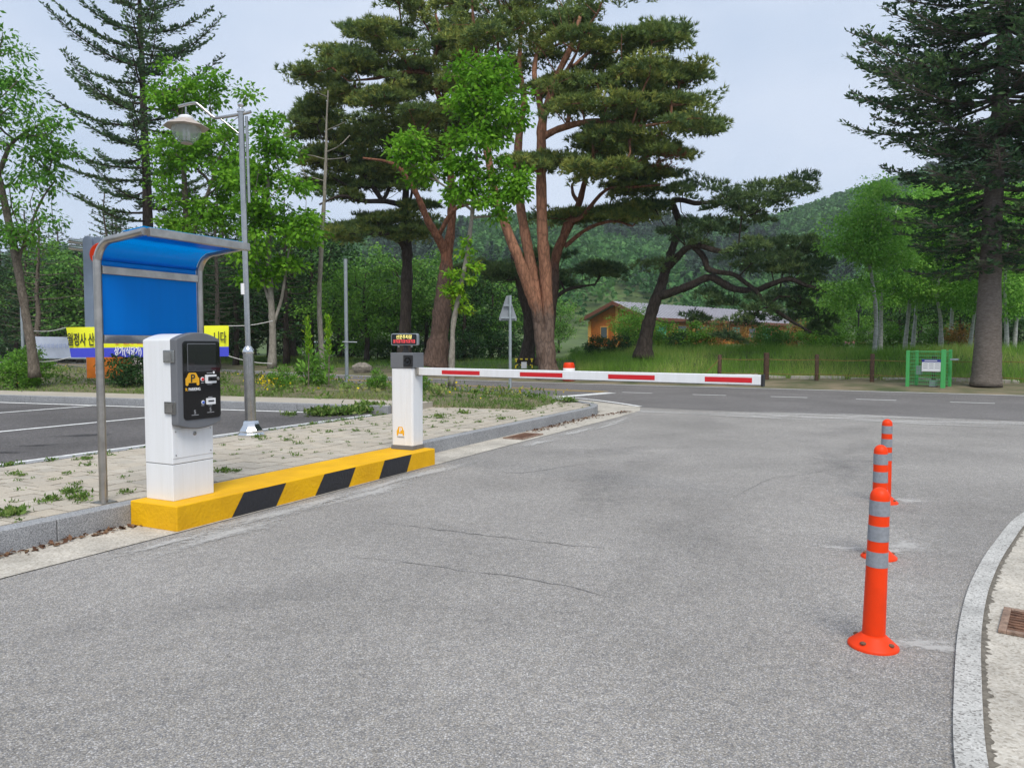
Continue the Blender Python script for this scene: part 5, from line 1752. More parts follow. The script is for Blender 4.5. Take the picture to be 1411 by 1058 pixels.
pine('leaning brown pine behind the barrier post, its trunk bent to the left', bB, B_tr, pB, MT['red_bark_b'], dB_)

dC = 38.5
bC = np.array([at(558, 497, dC)[0], dC, float(hz(at(558, 497, dC)[0], dC))])
C_tr = [tpath([(557, 500, .36), (558, 460, .31), (560, 410, .29), (561, 360, .28), (560, 325, .25), (558, 290, .20), (560, 240, .16), (556, 190, .12), (550, 150, .07)], 5, dC),
        tpath([(559, 345, .16, 38.5), (548, 330, .13, 38), (530, 322, .10, 37), (505, 322, .07, 36.5)], 4),
        tpath([(558, 285, .14, 38.5), (535, 278, .12, 37.8), (500, 277, .10, 37), (470, 270, .07, 36.5), (440, 282, .04, 36)], 4)]
E_pC = [(438, 150, 20, 13), (470, 165, 38, 12), (530, 168, 38, 12), (458, 195, 33, 11), (508, 212, 33, 15), (490, 238, 28, 9), (560, 200, 28, 12), (575, 170, 35, 16), (540, 302, 48, 17), (512, 325, 42, 8), (580, 288, 28, 16),
    (480, 320, 22, 7), (445, 250, 25, 10, .6), (440, 215, 22, 12, .7), (480, 262, 30, 8, .5), (560, 320, 25, 10), (430, 175, 20, 10), (500, 190, 40, 10), (540, 225, 40, 14), (600, 215, 30, 14), (520, 245, 30, 9), (575, 255, 35, 12)]
pC = np.concatenate([plates(E_pC, dC, 2.6, 0.89, .60), sample_pads(E_pC, dC, 2.6, 0.76)])
pine('dark straight pine trunk with olive needle pads left of the leaning brown pine', bC, C_tr, pC, MT['dark_bark'], dC)

dK = 37.5
bK = np.array([at(728, 500, dK)[0], dK, float(hz(at(728, 500, dK)[0], dK))])
K_tr = [tpath([(725, 502, .34), (729, 470, .31), (729, 440, .29), (722, 410, .26), (714, 380, .20), (706, 350, .12)], 5, dK),
        tpath([(726, 425, .15, 37.5), (760, 412, .12, 37), (785, 398, .08, 37), (820, 392, .04, 37)], 4)]
pK = plates([(790, 374, 52, 15), (830, 382, 28, 11), (705, 372, 48, 13), (668, 372, 28, 9), (760, 362, 35, 10), (745, 385, 40, 9)], dK, 2.2, 2.0, .6)
pine('low spreading dark pine partly hidden behind the large red pine', bK, K_tr, pK, MT['dark_bark'], dK, 'dark_pine')

# ---- the twisted pine on the bank ----------------------------------------------------
dD = 34.5
bD = np.array([at(887, 490, dD)[0], dD, float(hz(at(887, 490, dD)[0], dD))])
D_tr = [tpath([(886, 494, .36), (889, 470, .31), (894, 445, .28), (903, 415, .27), (911, 395, .25), (917, 370, .23)], 5, dD),
        tpath([(917, 375, .21, 34.5), (924, 350, .18, 34.8), (929, 335, .16, 35), (936, 310, .15, 35), (931, 292, .14, 34.8), (927, 277, .13, 34.6), (940, 276, .12, 34.4), (958, 280, .10, 34), (980, 279, .09, 33.6), (1000, 276, .06, 33.2), (1040, 272, .04, 33)], 5),
        tpath([(917, 372, .18, 34.4), (930, 358, .16, 34), (945, 343, .15, 33.5), (960, 338, .13, 33), (985, 345, .11, 32.6), (1002, 346, .10, 32.4), (1018, 340, .08, 32), (1060, 335, .05, 31.8)], 5),
        tpath([(907, 408, .22, 34.5), (928, 402, .18, 34), (952, 393, .17, 33.6), (978, 382, .165, 33.2), (995, 390, .16, 33), (1012, 398, .15, 32.8), (1040, 400, .14, 32.4), (1062, 392, .12, 32), (1087, 385, .10, 31.8), (1110, 393, .08, 31.6), (1138, 402, .05, 31.4)], 5),
        tpath([(957, 340, .14, 33.2), (970, 355, .13, 33.1), (978, 372, .12, 33), (1010, 378, .10, 32.6), (1025, 388, .09, 32.4), (1040, 400, .09, 32.2), (1055, 418, .08, 32), (1075, 432, .08, 31.8), (1095, 445, .06, 31.6), (1118, 458, .04, 31.4)], 5)]
pD = sample_pads([(962, 262, 42, 13), (1005, 268, 38, 18), (1060, 258, 36, 10), (1092, 264, 28, 14), (1110, 250, 9, 10), (1050, 284, 46, 14), (1010, 306, 38, 15), (1068, 300, 28, 8), (985, 290, 30, 8),
    (1058, 345, 55, 18), (1088, 358, 46, 22), (1110, 340, 25, 14), (1042, 365, 36, 10), (985, 402, 20, 12), (1002, 420, 16, 8), (1080, 420, 46, 11), (1100, 405, 32, 14), (1128, 438, 26, 13),
    (962, 440, 36, 7, .6), (1010, 440, 34, 6, .6), (1060, 436, 38, 8), (998, 462, 16, 14, .8), (885, 278, 18, 8, .8), (925, 318, 18, 12, .9), (950, 334, 18, 8), (902, 362, 24, 6, .8), (905, 252, 26, 10, .8), (950, 310, 25, 10, .7), (1110, 375, 22, 16), (1135, 455, 15, 12)], dD - 1.6, 2.0, 3.6)
pine('dark twisted pine with long crooked limbs reaching right over the grass bank', bD, D_tr, pD, MT['dark_bark'], dD, 'dark_pine', dens_t=62, rx=.62, rz=.22, wl=.14)

# ---- firs ----------------------------------------------------------------------------
def fir(name, label, base, trunk, z0, z1, length, elev, n_per_m, barkm, leafm, step=.19, leaf=.17, seed=0, droop=.25, curve=.35, fr=1.0, tone=(0, 1), k_tw=.42, whorl=0):
    """whorled conifer; length(t) is the branch length at relative height t, elev(t) its angle"""
    t = new_tree(name, label, base)
    P, r = trunk
    trunk_mesh('trunk', barkm, t, base, [trunk], 16, 1.18, .015)
    nb = int((z1 - z0) * n_per_m)
    p0s, p1s, r0s, r1s, LV, TN = [], [], [], [], [], []
    az = rng.uniform(0, 6.28)
    for i in range(nb):
        f = (i + rng.uniform(0, .8)) / nb
        if whorl:      # branches stand in tiers
            f = (i // whorl + rng.uniform(-.10, .10)) * whorl / nb
            f = min(max(f, 0.0), 1.0)
            if i < nb * .26: f = (i + rng.uniform(0, .8)) / nb     # the low drooping boughs are not tiered
        z = z0 + (z1 - z0) * f
        c = np.array([np.interp(z, P[:, 2], P[:, 0]), np.interp(z, P[:, 2], P[:, 1]), z])
        az += 2.399 + rng.normal(0, .25)
        Lb = length(f) * rng.uniform(.72, 1.12)
        if Lb < .15: continue
        e = elev(f) + rng.normal(0, .07)
        h = np.array([math.cos(az), math.sin(az), 0])
        sd_ = np.array([-h[1], h[0], 0])
        n = max(5, int(Lb / .35))
        ts = np.linspace(0, 1, n + 1)
        bend = rng.normal(0, .06)
        axis = c + np.outer(ts * Lb * math.cos(e), h) + np.outer(ts * Lb * math.sin(e) - droop * Lb * ts * (1 - ts) * 1.2 + curve * .25 * Lb * ts ** 3, [0, 0, 1]) + np.outer(bend * Lb * ts ** 2, sd_)
        rb = (.018 + .011 * Lb) * (1 - ts * .85)
        p0s.append(axis[:-1]); p1s.append(axis[1:]); r0s.append(rb[:-1]); r1s.append(rb[1:])
        bt = rng.uniform(0, 1)
        m = int(Lb / step)
        tw_c, tw_d, tw_l = [], [], []
        for q in range(m):
            s = .14 + .86 * (q + rng.uniform(0, 1)) / m
            a = np.array([np.interp(s, ts, axis[:, kk]) for kk in range(3)])
            ad_ = norm(np.array([np.interp(min(1, s + .05), ts, axis[:, kk]) for kk in range(3)]) - a + 1e-6 * h) if s < .95 else norm(axis[-1] - axis[-2])
            for sg in (-1, 1):
                ang = rng.uniform(.55, 1.05)
                d = norm(ad_ * math.cos(ang) + sd_ * sg * math.sin(ang) + np.array([0, 0, rng.normal(-.06, .13)]))
                l = (k_tw * Lb * (1 - s) ** .8 * min(1, .35 + s * 2.2) + .16) * rng.uniform(.6, 1.15)
                tw_c.append(a); tw_d.append(d); tw_l.append(l)
        if not tw_c: continue
        tw_c, tw_d, tw_l = np.array(tw_c), np.array(tw_d), np.array(tw_l)
        e_ = tw_c + tw_d * tw_l[:, None] * .9
        p0s.append(tw_c); p1s.append(e_); r0s.append(np.full(len(e_), .010)); r1s.append(np.full(len(e_), .004))
        # needles along each twig
        k = np.maximum(2, (tw_l / (leaf * .42)).astype(int))
        ii = np.repeat(np.arange(len(tw_l)), k)
        w_ = rng.uniform(0.02, 1, len(ii))
        cc = tw_c[ii] + tw_d[ii] * (tw_l[ii] * w_)[:, None] + np.array([0, 0, -.05]) * (w_ ** 2 * tw_l[ii])[:, None]
        side = norm(np.cross(tw_d[ii], [0, 0, 1.0])) * np.where(rng.uniform(0, 1, len(ii)) < .5, -1, 1)[:, None]
        dd = norm(tw_d[ii] * rng.uniform(.35, 1.0, (len(ii), 1)) + side * rng.uniform(.1, .9, (len(ii), 1)) + np.stack([np.zeros(len(ii)), np.zeros(len(ii)), rng.normal(.22, .28, len(ii))], 1))
        LV.append(leaf_quads(cc, dd, leaf * fr, .42, .45))
        TN.append(np.clip(.4 * bt + .6 * rng.uniform(0, 1, len(ii)) + .12 * (w_ - .5), 0, 1))
    branch_mesh('branches', barkm, t, base, (np.concatenate(p0s), np.concatenate(p1s), np.concatenate(r0s), np.concatenate(r1s)), 4)
    tn = tone[0] + (tone[1] - tone[0]) * np.concatenate(TN)
    np_mesh('crown', np.concatenate(LV), 4, LF[leafm], t, np.repeat(tn, 4), base)
    return t

dE = float(on_far_side(1360, 2.6)[1])
bE = on_far_side(1358, 2.6)
E_tr = tpath([(1358, 532, .40), (1360, 500, .385), (1362, 450, .36), (1364, 390, .32), (1367, 310, .28), (1372, 230, .24), (1382, 80, .19), (1390, -60, .18), (1398, -200, .12), (1404, -340, .05)], 5, dE)
def E_len(f):
    z = 3.9 + f * 18.6
    if z < 8.3: return np.interp(z, [3.9, 5.0, 7.0, 8.3], [1.9, 2.9, 3.2, 3.5])
    return np.interp(z, [8.3, 8.5, 10, 12, 16, 20, 22.5], [4.4, 5.0, 5.0, 4.7, 3.6, 2.0, .5])
fir('fir_tree', 'huge dark fir with a thick grey trunk at the right edge beside the green cage', bE, E_tr, 3.9, 22.5, E_len, lambda f: np.interp(f, [0, .15, .3, 1], [-.22, -.16, .02, .45]), 12.6, MT['fir_bark'], 'fir', .14, .185, droop=.24, curve=.45, whorl=13)

dF = 37
F_tr = tpath([(206, 500, .30), (205, 400, .27), (204, 320, .24), (202, 250, .20), (199, 180, .17), (196, 100, .13), (193, 20, .10), (191, -50, .06), (190, -110, .03)], 5, dF)
bF = np.array([F_tr[0][0][0], dF, float(hz(F_tr[0][0][0], dF)) - .05])
if bF[2] < 0: bF[2] = 0
def F_len(f): return np.interp(f, [0, .12, .3, .55, .8, 1], [3.0, 3.9, 4.3, 4.0, 2.6, .4])
fir('fir_tree', 'tall dark fir with upswept branches standing behind the blue shelter', bF, F_tr, 5.6, 24.2, F_len, lambda f: np.interp(f, [0, .25, .5, 1], [.05, .22, .36, .55]), 5.0, MT['dark_bark'], 'fir', .10, .20, droop=.30, curve=.30, tone=(.22, 1), k_tw=.20)

# half-dead low conifer at the far left: bare ribs low, thin green above
def sparse_conifer(label, px, d, ybase, ytop, spread, seed):
    b = at(px, ybase, d); tz = at(px, ytop, d)[2]
    z = max(0.0, float(hz(b[0], d))); b = np.array([b[0], d, z])
    P = np.stack([b + (np.array([b[0] + rng.normal(0, .1), d, tz]) - b) * s for s in np.linspace(0, 1, 9)])
    H = tz - z
    return fir('conifer_tree', label, b, (P, np.linspace(.16, .02, 9)), z + H * .18, tz, lambda f: spread * (1 - f) ** .8 * (.7 if f < .3 else 1) + .1, lambda f: .05 + .3 * f, 9, MT['grey_bark'], 'dark_shrub', .30, .15, droop=.1, curve=.1, k_tw=.22)
sparse_conifer('thin half bare conifer with pale ribs of branches at the far left', 53, 36, 478, 288, 2.3, 1)
sparse_conifer('young dark conifer showing above the left end of the blue shelter', 150, 40, 470, 262, 2.4, 2)
sparse_conifer('small slender conifer between the lamp and the lime green maple', 300, 44, 470, 205, 2.2, 3)

# ---- broadleaf trees ------------------------------------------------------------------
def leafy(name, label, base, trunks, pads, barkm, leafm, r, rz, n, size, asp=.6, droop=.35, tone=(0, 1), r_tip=.008, wl=.25, rmax=.1, upw=.9, expo=.48, extra=None, up=.5, top_only=.25):
    t = new_tree(name, label, base)
    trunk_mesh('trunk', barkm, t, base, trunks, 12, 1.3, .05)
    E = skeleton(trunks, pads, .35, wl, upw, .06, r_tip, expo, rmax, top_only)
    branch_mesh('branches', barkm, t, base, E)
    leaf_mesh('crown', LF[leafm], t, base, pads, r, rz, n, size, asp, droop, up, tone)
    if extra is not None:
        leaf_mesh('lower_leaves', LF[extra[1]], t, base, extra[0], r * .55, rz * .6, n // 2, size * .9, asp, droop, up)
    return t
def strip_z(x, y):
    return float(hs(x, y))

dH = 20.0
H_tr = [tpath([(48, 520, .125), (42, 470, .112), (34, 425, .105), (25, 370, .098), (14, 315, .09), (3, 265, .08), (-10, 210, .075), (-22, 150, .055), (-30, 90, .03)], 5, dH),
        tpath([(-2, 240, .06), (15, 200, .05), (40, 180, .035), (70, 165, .02)], 4, dH),
        tpath([(24, 365, .045), (35, 330, .035), (55, 280, .025), (75, 250, .015)], 4, dH)]
bH = np.array([H_tr[0][0][0][0], dH, strip_z(H_tr[0][0][0][0], dH) - .03])
pH = sample_pads([(15, 140, 50, 35), (30, 218, 55, 42), (62, 178, 36, 18), (15, 60, 24, 24), (12, 298, 42, 36), (68, 250, 32, 18), (75, 292, 18, 14), (10, 105, 35, 20), (-60, 150, 60, 70, .6), (-50, 50, 40, 60, .6), (92, 212, 20, 12, .7), (30, 330, 30, 20, .8)], dH, 1.6, 7.0)
leafy('ash_tree', 'leaning tree with loose mid green leaves at the left edge', bH, H_tr, pH, MT['grey_bark'], 'sparse', .42, .22, 75, .15, .45)
Ht2 = [tpath([(46, 440, .035), (55, 400, .03), (68, 350, .025), (85, 320, .018), (100, 280, .01)], 4, 19.9)]

dI = 26
I_tr = [tpath([(262, 515, .13), (262, 420, .115), (258, 330, .10), (254, 250, .085), (250, 180, .06), (246, 120, .03)], 5, dI), tpath([(259, 340, .07), (285, 270, .055), (305, 210, .04), (318, 170, .02)], 4, dI)]
bI = np.array([I_tr[0][0][0][0], dI, strip_z(I_tr[0][0][0][0], dI) - .03])
pI = sample_pads([(236, 130, 26, 28), (285, 112, 32, 11), (250, 205, 36, 28), (302, 200, 36, 34), (258, 288, 42, 28), (322, 252, 30, 34), (226, 258, 18, 22), (336, 130, 12, 5), (275, 140, 28, 18), (305, 300, 25, 18), (235, 90, 15, 12, .7)], dI, 1.7, 9.0)
leafy('maple_tree', 'bright green maple spreading behind the lamp lantern and blue shelter', bI, I_tr, pI, MT['grey_bark'], 'maple', .44, .22, 85, .17)

dJ = 20.8
J_tr = [tpath([(375, 508, .105), (376, 460, .09), (374, 420, .085), (371, 370, .07), (370, 300, .055), (369, 230, .035), (367, 170, .015)], 5, dJ), tpath([(376, 450, .05), (388, 410, .04), (396, 360, .025), (402, 320, .015)], 4, dJ), tpath([(374, 425, .05), (366, 400, .035), (350, 350, .025), (338, 320, .015)], 4, dJ)]
bJ = np.array([J_tr[0][0][0][0], dJ, strip_z(J_tr[0][0][0][0], dJ) - .03])
pJ = sample_pads([(366, 172, 20, 18), (370, 208, 32, 22), (376, 252, 46, 22), (390, 308, 52, 22), (350, 290, 36, 22), (360, 358, 38, 24), (402, 366, 14, 14), (330, 240, 22, 18), (425, 325, 18, 14), (345, 385, 22, 12, .8)], dJ, 1.4, 13)
leafy('maple_tree', 'lime green maple with layered leaves just right of the lamp pole', bJ, J_tr, pJ, MT['pale_bark'], 'maple', .36, .16, 90, .15)

dL = 18.6
L_tr = [tpath([(622, 532, .075), (623, 490, .068), (625, 445, .062), (634, 400, .055), (644, 350, .05), (650, 300, .045), (655, 250, .04), (658, 190, .03), (660, 130, .02), (662, 85, .01)], 5, dL)]
bL = np.array([L_tr[0][0][0][0], dL, ZP])
pL = sample_pads([(682, 95, 28, 20), (664, 138, 40, 32), (704, 148, 24, 22), (652, 190, 46, 22), (575, 205, 28, 18), (602, 240, 32, 22), (692, 250, 32, 30), (660, 262, 28, 18), (626, 268, 18, 13), (714, 270, 18, 16), (640, 230, 22, 18), (690, 292, 14, 10), (560, 195, 14, 8), (720, 165, 14, 10), (650, 100, 20, 18)], dL, 1.0, 14)
pLl = sample_pads([(642, 345, 10, 16), (634, 392, 20, 20), (637, 424, 12, 8), (618, 402, 8, 8), (650, 375, 9, 14)], dL, .4, 24)
leafy('maple_sapling', 'young bright green tree behind the barrier arm with yellowish leaves low on its stem', bL, L_tr, pL, MT['pale_bark'], 'maple', .30, .17, 95, .14, extra=(pLl, 'yellowish'))

# nearly leafless tree
dN = 22
N_tr = [tpath([(444, 535, .085), (443, 480, .078), (440, 430, .07), (441, 380, .062), (444, 320, .055), (447, 270, .05), (449, 220, .04), (450, 170, .025), (452, 125, .012)], 5, dN)]
bN = np.array([N_tr[0][0][0][0], dN, strip_z(N_tr[0][0][0][0], dN) - .03])
tN = new_tree('bare_tree', 'nearly leafless pale stemmed tree between the maple and the pines', bN)
trunk_mesh('trunk', MT['pale_bark'], tN, bN, N_tr, 10, 1.2, .05)
pN = sample_pads([(430, 190, 14, 30), (470, 170, 20, 30), (440, 140, 12, 25), (470, 230, 18, 30), (425, 230, 14, 20), (500, 190, 20, 20)], dN, .8, 3.2)
branch_mesh('branches', MT['pale_bark'], tN, bN, skeleton(N_tr, pN, .3, .05, .9, .05, .010, .45, .03, .45), 4)

# birches on the right
bi = [(1206, 512, 31.5, 'slender birch nearest the fence left of the green cage', [(1205, 285, 34, 34), (1178, 330, 38, 34), (1225, 345, 36, 34), (1172, 398, 28, 18), (1205, 255, 14, 14), (1160, 420, 18, 10)], [(1200, 518), (1206, 470), (1207, 430), (1201, 380), (1196, 350), (1206, 300), (1212, 250)]),
      (1213, 492, 36, 'thin birch stem standing just behind the fence birch', [(1240, 300, 34, 30), (1232, 395, 34, 24), (1245, 345, 34, 26)], [(1213, 494), (1214, 440), (1216, 400), (1225, 340), (1235, 290)]),
      (1249, 483, 38, 'leaning birch just left above the green cage', [(1285, 290, 34, 30), (1268, 330, 38, 34), (1262, 400, 34, 18), (1280, 262, 16, 12)], [(1246, 486), (1251, 440), (1256, 390), (1266, 330), (1278, 280)]),
      (1261, 483, 40, 'second leaning birch above the middle of the green cage', [(1302, 330, 36, 40), (1290, 390, 34, 22)], [(1257, 485), (1262, 430), (1268, 380), (1285, 320)]),
      (1297, 485, 36, 'pale forked birch above the right post of the green cage', [(1320, 300, 34, 34), (1325, 350, 40, 34), (1310, 400, 30, 20), (1335, 270, 24, 18)], [(1297, 487), (1296, 440), (1291, 400), (1305, 350), (1320, 290)]),
      (1311, 480, 42, 'far birch between the green cage and the big fir', [(1345, 340, 30, 40), (1340, 410, 30, 20)], [(1309, 482), (1312, 430), (1316, 390), (1335, 330)]),
      (1336, 496, 34, 'short leaning birch close to the left side of the fir trunk', [(1350, 410, 24, 18), (1352, 370, 22, 20)], [(1334, 498), (1339, 460), (1344, 425), (1350, 385)]),
      (1388, 512, 31.5, 'white birch right of the fir trunk at the picture edge', [(1400, 330, 30, 50), (1400, 410, 30, 30), (1390, 280, 24, 24)], [(1388, 514), (1387, 460), (1385, 410), (1387, 360), (1395, 300)]),
      (1398, 492, 36, 'curving birch furthest right behind the rope fence', [(1425, 370, 40, 50), (1405, 300, 34, 40), (1385, 400, 30, 30)], [(1397, 494), (1400, 450), (1406, 410), (1412, 350)])]
for px, py, d, lab, ells, path in bi:
    n = len(path)
    tr = [tpath([(p[0], p[1], .105 - .085 * k / (n - 1)) for k, p in enumerate(path)], 5, d)]
    b = tr[0][0][0].copy(); b[2] = float(hz(b[0], d)) - .05
    pads = sample_pads(ells, d, 2.0, 5.4)
    leafy('birch_tree', lab, b, tr, pads, MT['birch_bark'], 'birch', .66, .42, 230, .14, .6, .5, r_tip=.006, rmax=.05, top_only=.4)
# ---- woodland behind: three kinds of tree, copied ---------------------------------------
def proto_leafy(lab, H, cw, n_pads, seed, leafm, size, group):
    tr = [smooth_path(np.array([(0, 0, 0), (rng.normal(0, .1), rng.normal(0, .1), H * .3), (rng.normal(0, .2), rng.normal(0, .2), H * .6), (0, 0, H * .88)]), 5, [.15, .12, .08, .03])]
    pts = []
    while len(pts) < n_pads:
        p = rng.uniform(-1, 1, 3)
        if np.linalg.norm(p) < 1:
            lump = 1 + .2 * math.sin(5 * math.atan2(p[1], p[0]) + seed) + .12 * math.sin(7 * p[2] + seed)
            pts.append((p[0] * cw * lump, p[1] * cw * lump, H * .58 + p[2] * H * .42))
    t = leafy('woodland_tree', lab, np.zeros(3), tr, np.array(pts), MT['dark_bark'], leafm, .62, .36, 60, size, .6, .4, r_tip=.01)
    t['group'] = group
    return t
protos = [proto_leafy('x', 7.0, 2.6, 95, 1, 'wood', .20, 'broadleaf trees of the wood beyond the road'),
          proto_leafy('x', 6.0, 2.9, 95, 2.6, 'light_shrub', .19, 'broadleaf trees of the wood beyond the road'),
          proto_leafy('x', 7.5, 2.3, 90, 4.1, 'dark_shrub', .20, 'broadleaf trees of the wood beyond the road')]
# a dark woodland conifer
cb_ = np.zeros(3)
cP = np.stack([np.array([0, 0, 9.0 * s]) for s in np.linspace(0, 1, 9)])
pc = fir('woodland_conifer', 'x', cb_, (cP, np.linspace(.17, .02, 9)), 1.6, 9.0, lambda f: 2.5 * (1 - f) ** .75 + .1, lambda f: -.05 + .35 * f, 11, MT['dark_bark'], 'dark_shrub', .30, .24, droop=.2, k_tw=.34)
pc['group'] = 'conifers of the wood beyond the road'
protos.append(pc)
used = [0, 0, 0, 0]
kinds = ['mid green broadleaf tree', 'light green broadleaf tree', 'dark broadleaf tree', 'dark conifer']
places = []
# (px, distance, kind, height scale, what it stands by)
wood = [(505, 46, 1, 1.05, 'right of the slim grey pole'), (545, 48, 0, 1.1, 'behind the dark straight pine'), (468, 52, 1, 1.1, 'left of the slim grey pole'), (585, 50, 0, 1.05, 'between the two brown pine trunks'),
        (640, 47, 2, .85, 'behind the yellowish leaves of the sapling'), (678, 49, 0, .9, 'left of the triangular sign'), (655, 56, 0, 1.0, 'deep behind the sapling stem'), (706, 55, 2, .95, 'behind the triangular sign'),
        (770, 60, 0, .6, 'behind the large red pine'), (430, 50, 2, 1.0, 'behind the bare pale tree'), (405, 56, 0, 1.1, 'right of the lime maple trunk'),
        (340, 52, 3, .95, 'right behind the lamp pole'), (372, 60, 3, 1.0, 'behind the lime maple trunk'), (310, 60, 3, 1.05, 'left behind the lamp pole'), (280, 55, 2, .95, 'behind the payment kiosk roof'),
        (240, 58, 3, 1.0, 'behind the middle of the blue shelter'), (190, 56, 0, 1.0, 'behind the left half of the shelter'), (110, 52, 0, 1.05, 'left of the grey pylon'), (85, 60, 3, .95, 'between the leaning tree and the pylon'),
        (135, 62, 1, 1.1, 'far behind the pylon'), (20, 54, 0, .95, 'behind the thin pole at the left edge'), (-15, 50, 2, 1.0, 'just past the left edge'), (60, 66, 2, .9, 'far behind the white banner'), (5, 68, 3, 1.0, 'far left background'),
        (872, 50, 1, .52, 'left of the twisted pine trunk'), (1150, 60, 1, .85, 'right of the twisted pine tip'), (1180, 70, 0, .9, 'behind the small hut'),
        (1240, 52, 2, .85, 'behind the leaning birches'), (1290, 56, 0, .95, 'behind the green cage'), (1325, 50, 2, .9, 'left behind the fir trunk'), (1350, 58, 1, .9, 'far behind the fir trunk'), (1400, 48, 2, 1.0, 'right of the fir trunk'), (1430, 56, 0, 1.0, 'beyond the right edge'),
        (1265, 66, 1, 1.0, 'far behind the birches'), (1225, 62, 1, .8, 'beside the small hut'), (560, 66, 3, 1.0, 'deep between the pine trunks'), (490, 68, 0, 1.2, 'far behind the slim pole'), (620, 66, 0, 1.1, 'far behind the leaning pine'), (740, 70, 0, .95, 'far behind the sign'),
        (1120, 74, 0, .9, 'beyond the end of the hall'), (225, 70, 0, 1.1, 'deep behind the shelter'), (160, 74, 3, 1.1, 'deep behind the pylon'), (350, 74, 0, 1.1, 'deep behind the lamp'), (440, 76, 0, 1.15, 'deepest behind the bare tree'), (40, 46, 3, 1.0, 'behind the foot of the leaning tree'), (165, 46, 3, .95, 'behind the yellow banner and shelter'), (265, 47, 3, 1.05, 'right behind the shelter roof'), (325, 46, 2, .85, 'left of the lime maple stem'), (395, 47, 3, .9, 'between the lime maple and the bare tree'), (100, 58, 2, 1.0, 'behind the white banner'), (575, 58, 2, .9, 'in shade behind the leaning pine')]
for px, d, k, sc_, where in wood:
    x = (px - 705.5) / FPX * d
    y = max(d, float(yf(x)) + 4.5)
    x = (px - 705.5) / FPX * y
    z = float(hz(x, y)) - .08
    o = protos[k] if used[k] == 0 else copy_tree(protos[k])
    used[k] += 1
    o.location = (x, y, z)
    o.rotation_euler = (0, 0, rng.uniform(0, 6.28))
    s = sc_ * (y / 50) ** .25 * (1.3 if px < 460 else 1.0)
    o.scale = (s * rng.uniform(.95, 1.15), s * rng.uniform(.95, 1.15), s)
    o['label'] = kinds[k] + ' ' + where
# ---- shrubs -------------------------------------------------------------------------------
def shrub_mesh(leafm, n, r, h, size, name='shrub'):
    t = thing(name, 'x', 'shrub')
    pts = []
    while len(pts) < n:
        p = rng.uniform(-1, 1, 3)
        if np.linalg.norm(p) < 1: pts.append((p[0] * r, p[1] * r, h * .52 + p[2] * h * .46))
    st_ = [smooth_path(np.array([(0, 0, -.05), (.03 * a, .02, h * .3), (.1 * a, .05 * a, h * .6)]), 3, [.03, .02, .01]) for a in (-1, 1)]
    trunk_mesh('stem', MT['dark_bark'], t, np.zeros(3), st_, 6, 1, .02)
    branch_mesh('branches', MT['dark_bark'], t, np.zeros(3), skeleton(st_, np.array(pts), .3, .2, .5, .05, .005, .45, .02), 4)
    leaf_mesh('crown', LF[leafm], t, np.zeros(3), np.array(pts), .26, .18, 42, size, .55, .1, .4)
    return t
sp = {'dark': shrub_mesh('dark_shrub', 70, 1.05, 1.7, .13), 'light': shrub_mesh('light_shrub', 60, .9, 1.9, .13), 'orange': shrub_mesh('orange_shrub', 40, .8, 1.7, .12), 'wood': shrub_mesh('wood', 70, 1.1, 1.6, .13)}
su = {k: 0 for k in sp}
shr = [(825, 38.5, 'dark', .72, 'very dark rounded shrub in front of the orange gable'), (853, 39, 'dark', .66, 'dark shrub left of the twisted pine trunk'), (800, 41, 'wood', .5, 'green shrub left of the dark rounded shrub'),
       (875, 41, 'light', 1.05, 'light green shrub touching the twisted pine trunk'), (918, 41, 'light', .9, 'light green shrub right of the twisted pine trunk'), (938, 40, 'dark', .72, 'dark shrub under the hall roof'), (905, 42, 'wood', .7, 'mid green shrub behind the twisted pine'),
       (985, 40, 'orange', 1.05, 'orange tinted shrub on top of the grass bank'), (1022, 40.5, 'orange', .85, 'small orange tinted shrub under the pine limbs'), (1060, 36, 'wood', .95, 'young green shrub by the thick fence post'), (1098, 39, 'orange', .95, 'pale orange shrub behind the fence rope'),
       (1120, 37.5, 'light', .8, 'light green shrub behind the third fence post'), (960, 39.5, 'light', .95, 'pale green shrub left of the orange tinted one'), (1150, 41, 'light', .9, 'light shrub in front of the small hut'), (1190, 43, 'light', .8, 'light shrub right of the dark lamp pole'), (1230, 43, 'light', .9, 'light shrub behind the fence birch'),
       (1290, 42, 'wood', 1.0, 'green shrub seen above the green cage'), (1320, 40, 'orange', .9, 'reddish shrub left of the fir trunk'), (1075, 42, 'wood', .8, 'green shrub under the pine branch tip'), (1140, 44, 'wood', 1.0, 'green shrub below the end of the long pine limb'), (1400, 42, 'dark', 1.2, 'dark shrub right of the fir trunk'),
       (560, 47, 'dark', 1.1, 'dark shrub at the foot of the wood behind the barrier post'), (640, 44, 'dark', 1.1, 'dark shrub behind the sapling stem'), (690, 46, 'dark', 1.2, 'dark shrub left of the barricade'), (745, 46, 'wood', 1.0, 'green shrub behind the barricade'), (520, 50, 'wood', 1.2, 'green shrub left of the dark straight pine'),
       (480, 54, 'dark', 1.3, 'dark shrub behind the slim grey pole'), (400, 58, 'dark', 1.4, 'dark shrub behind the bare tree foot'), (330, 62, 'dark', 1.5, 'dark shrub right of the lamp pole foot'), (290, 62, 'dark', 1.5, 'dark shrub behind the kiosk'), (230, 66, 'dark', 1.6, 'dark shrub deep behind the shelter'), (90, 66, 'dark', 1.5, 'dark shrub behind the white banner'), (20, 66, 'dark', 1.6, 'dark shrub at the left edge of the wood')]
def put_shrub(k, x, y, z, s, lab, nm='shrub'):
    o = sp[k] if su[k] == 0 else copy_tree(sp[k])
    su[k] += 1
    o.name = nm
    o.location = (x, y, z)
    o.rotation_euler = (0, 0, rng.uniform(0, 6.28))
    o.scale = (s * rng.uniform(.9, 1.2), s * rng.uniform(.9, 1.2), s)
    o['label'] = lab
    return o
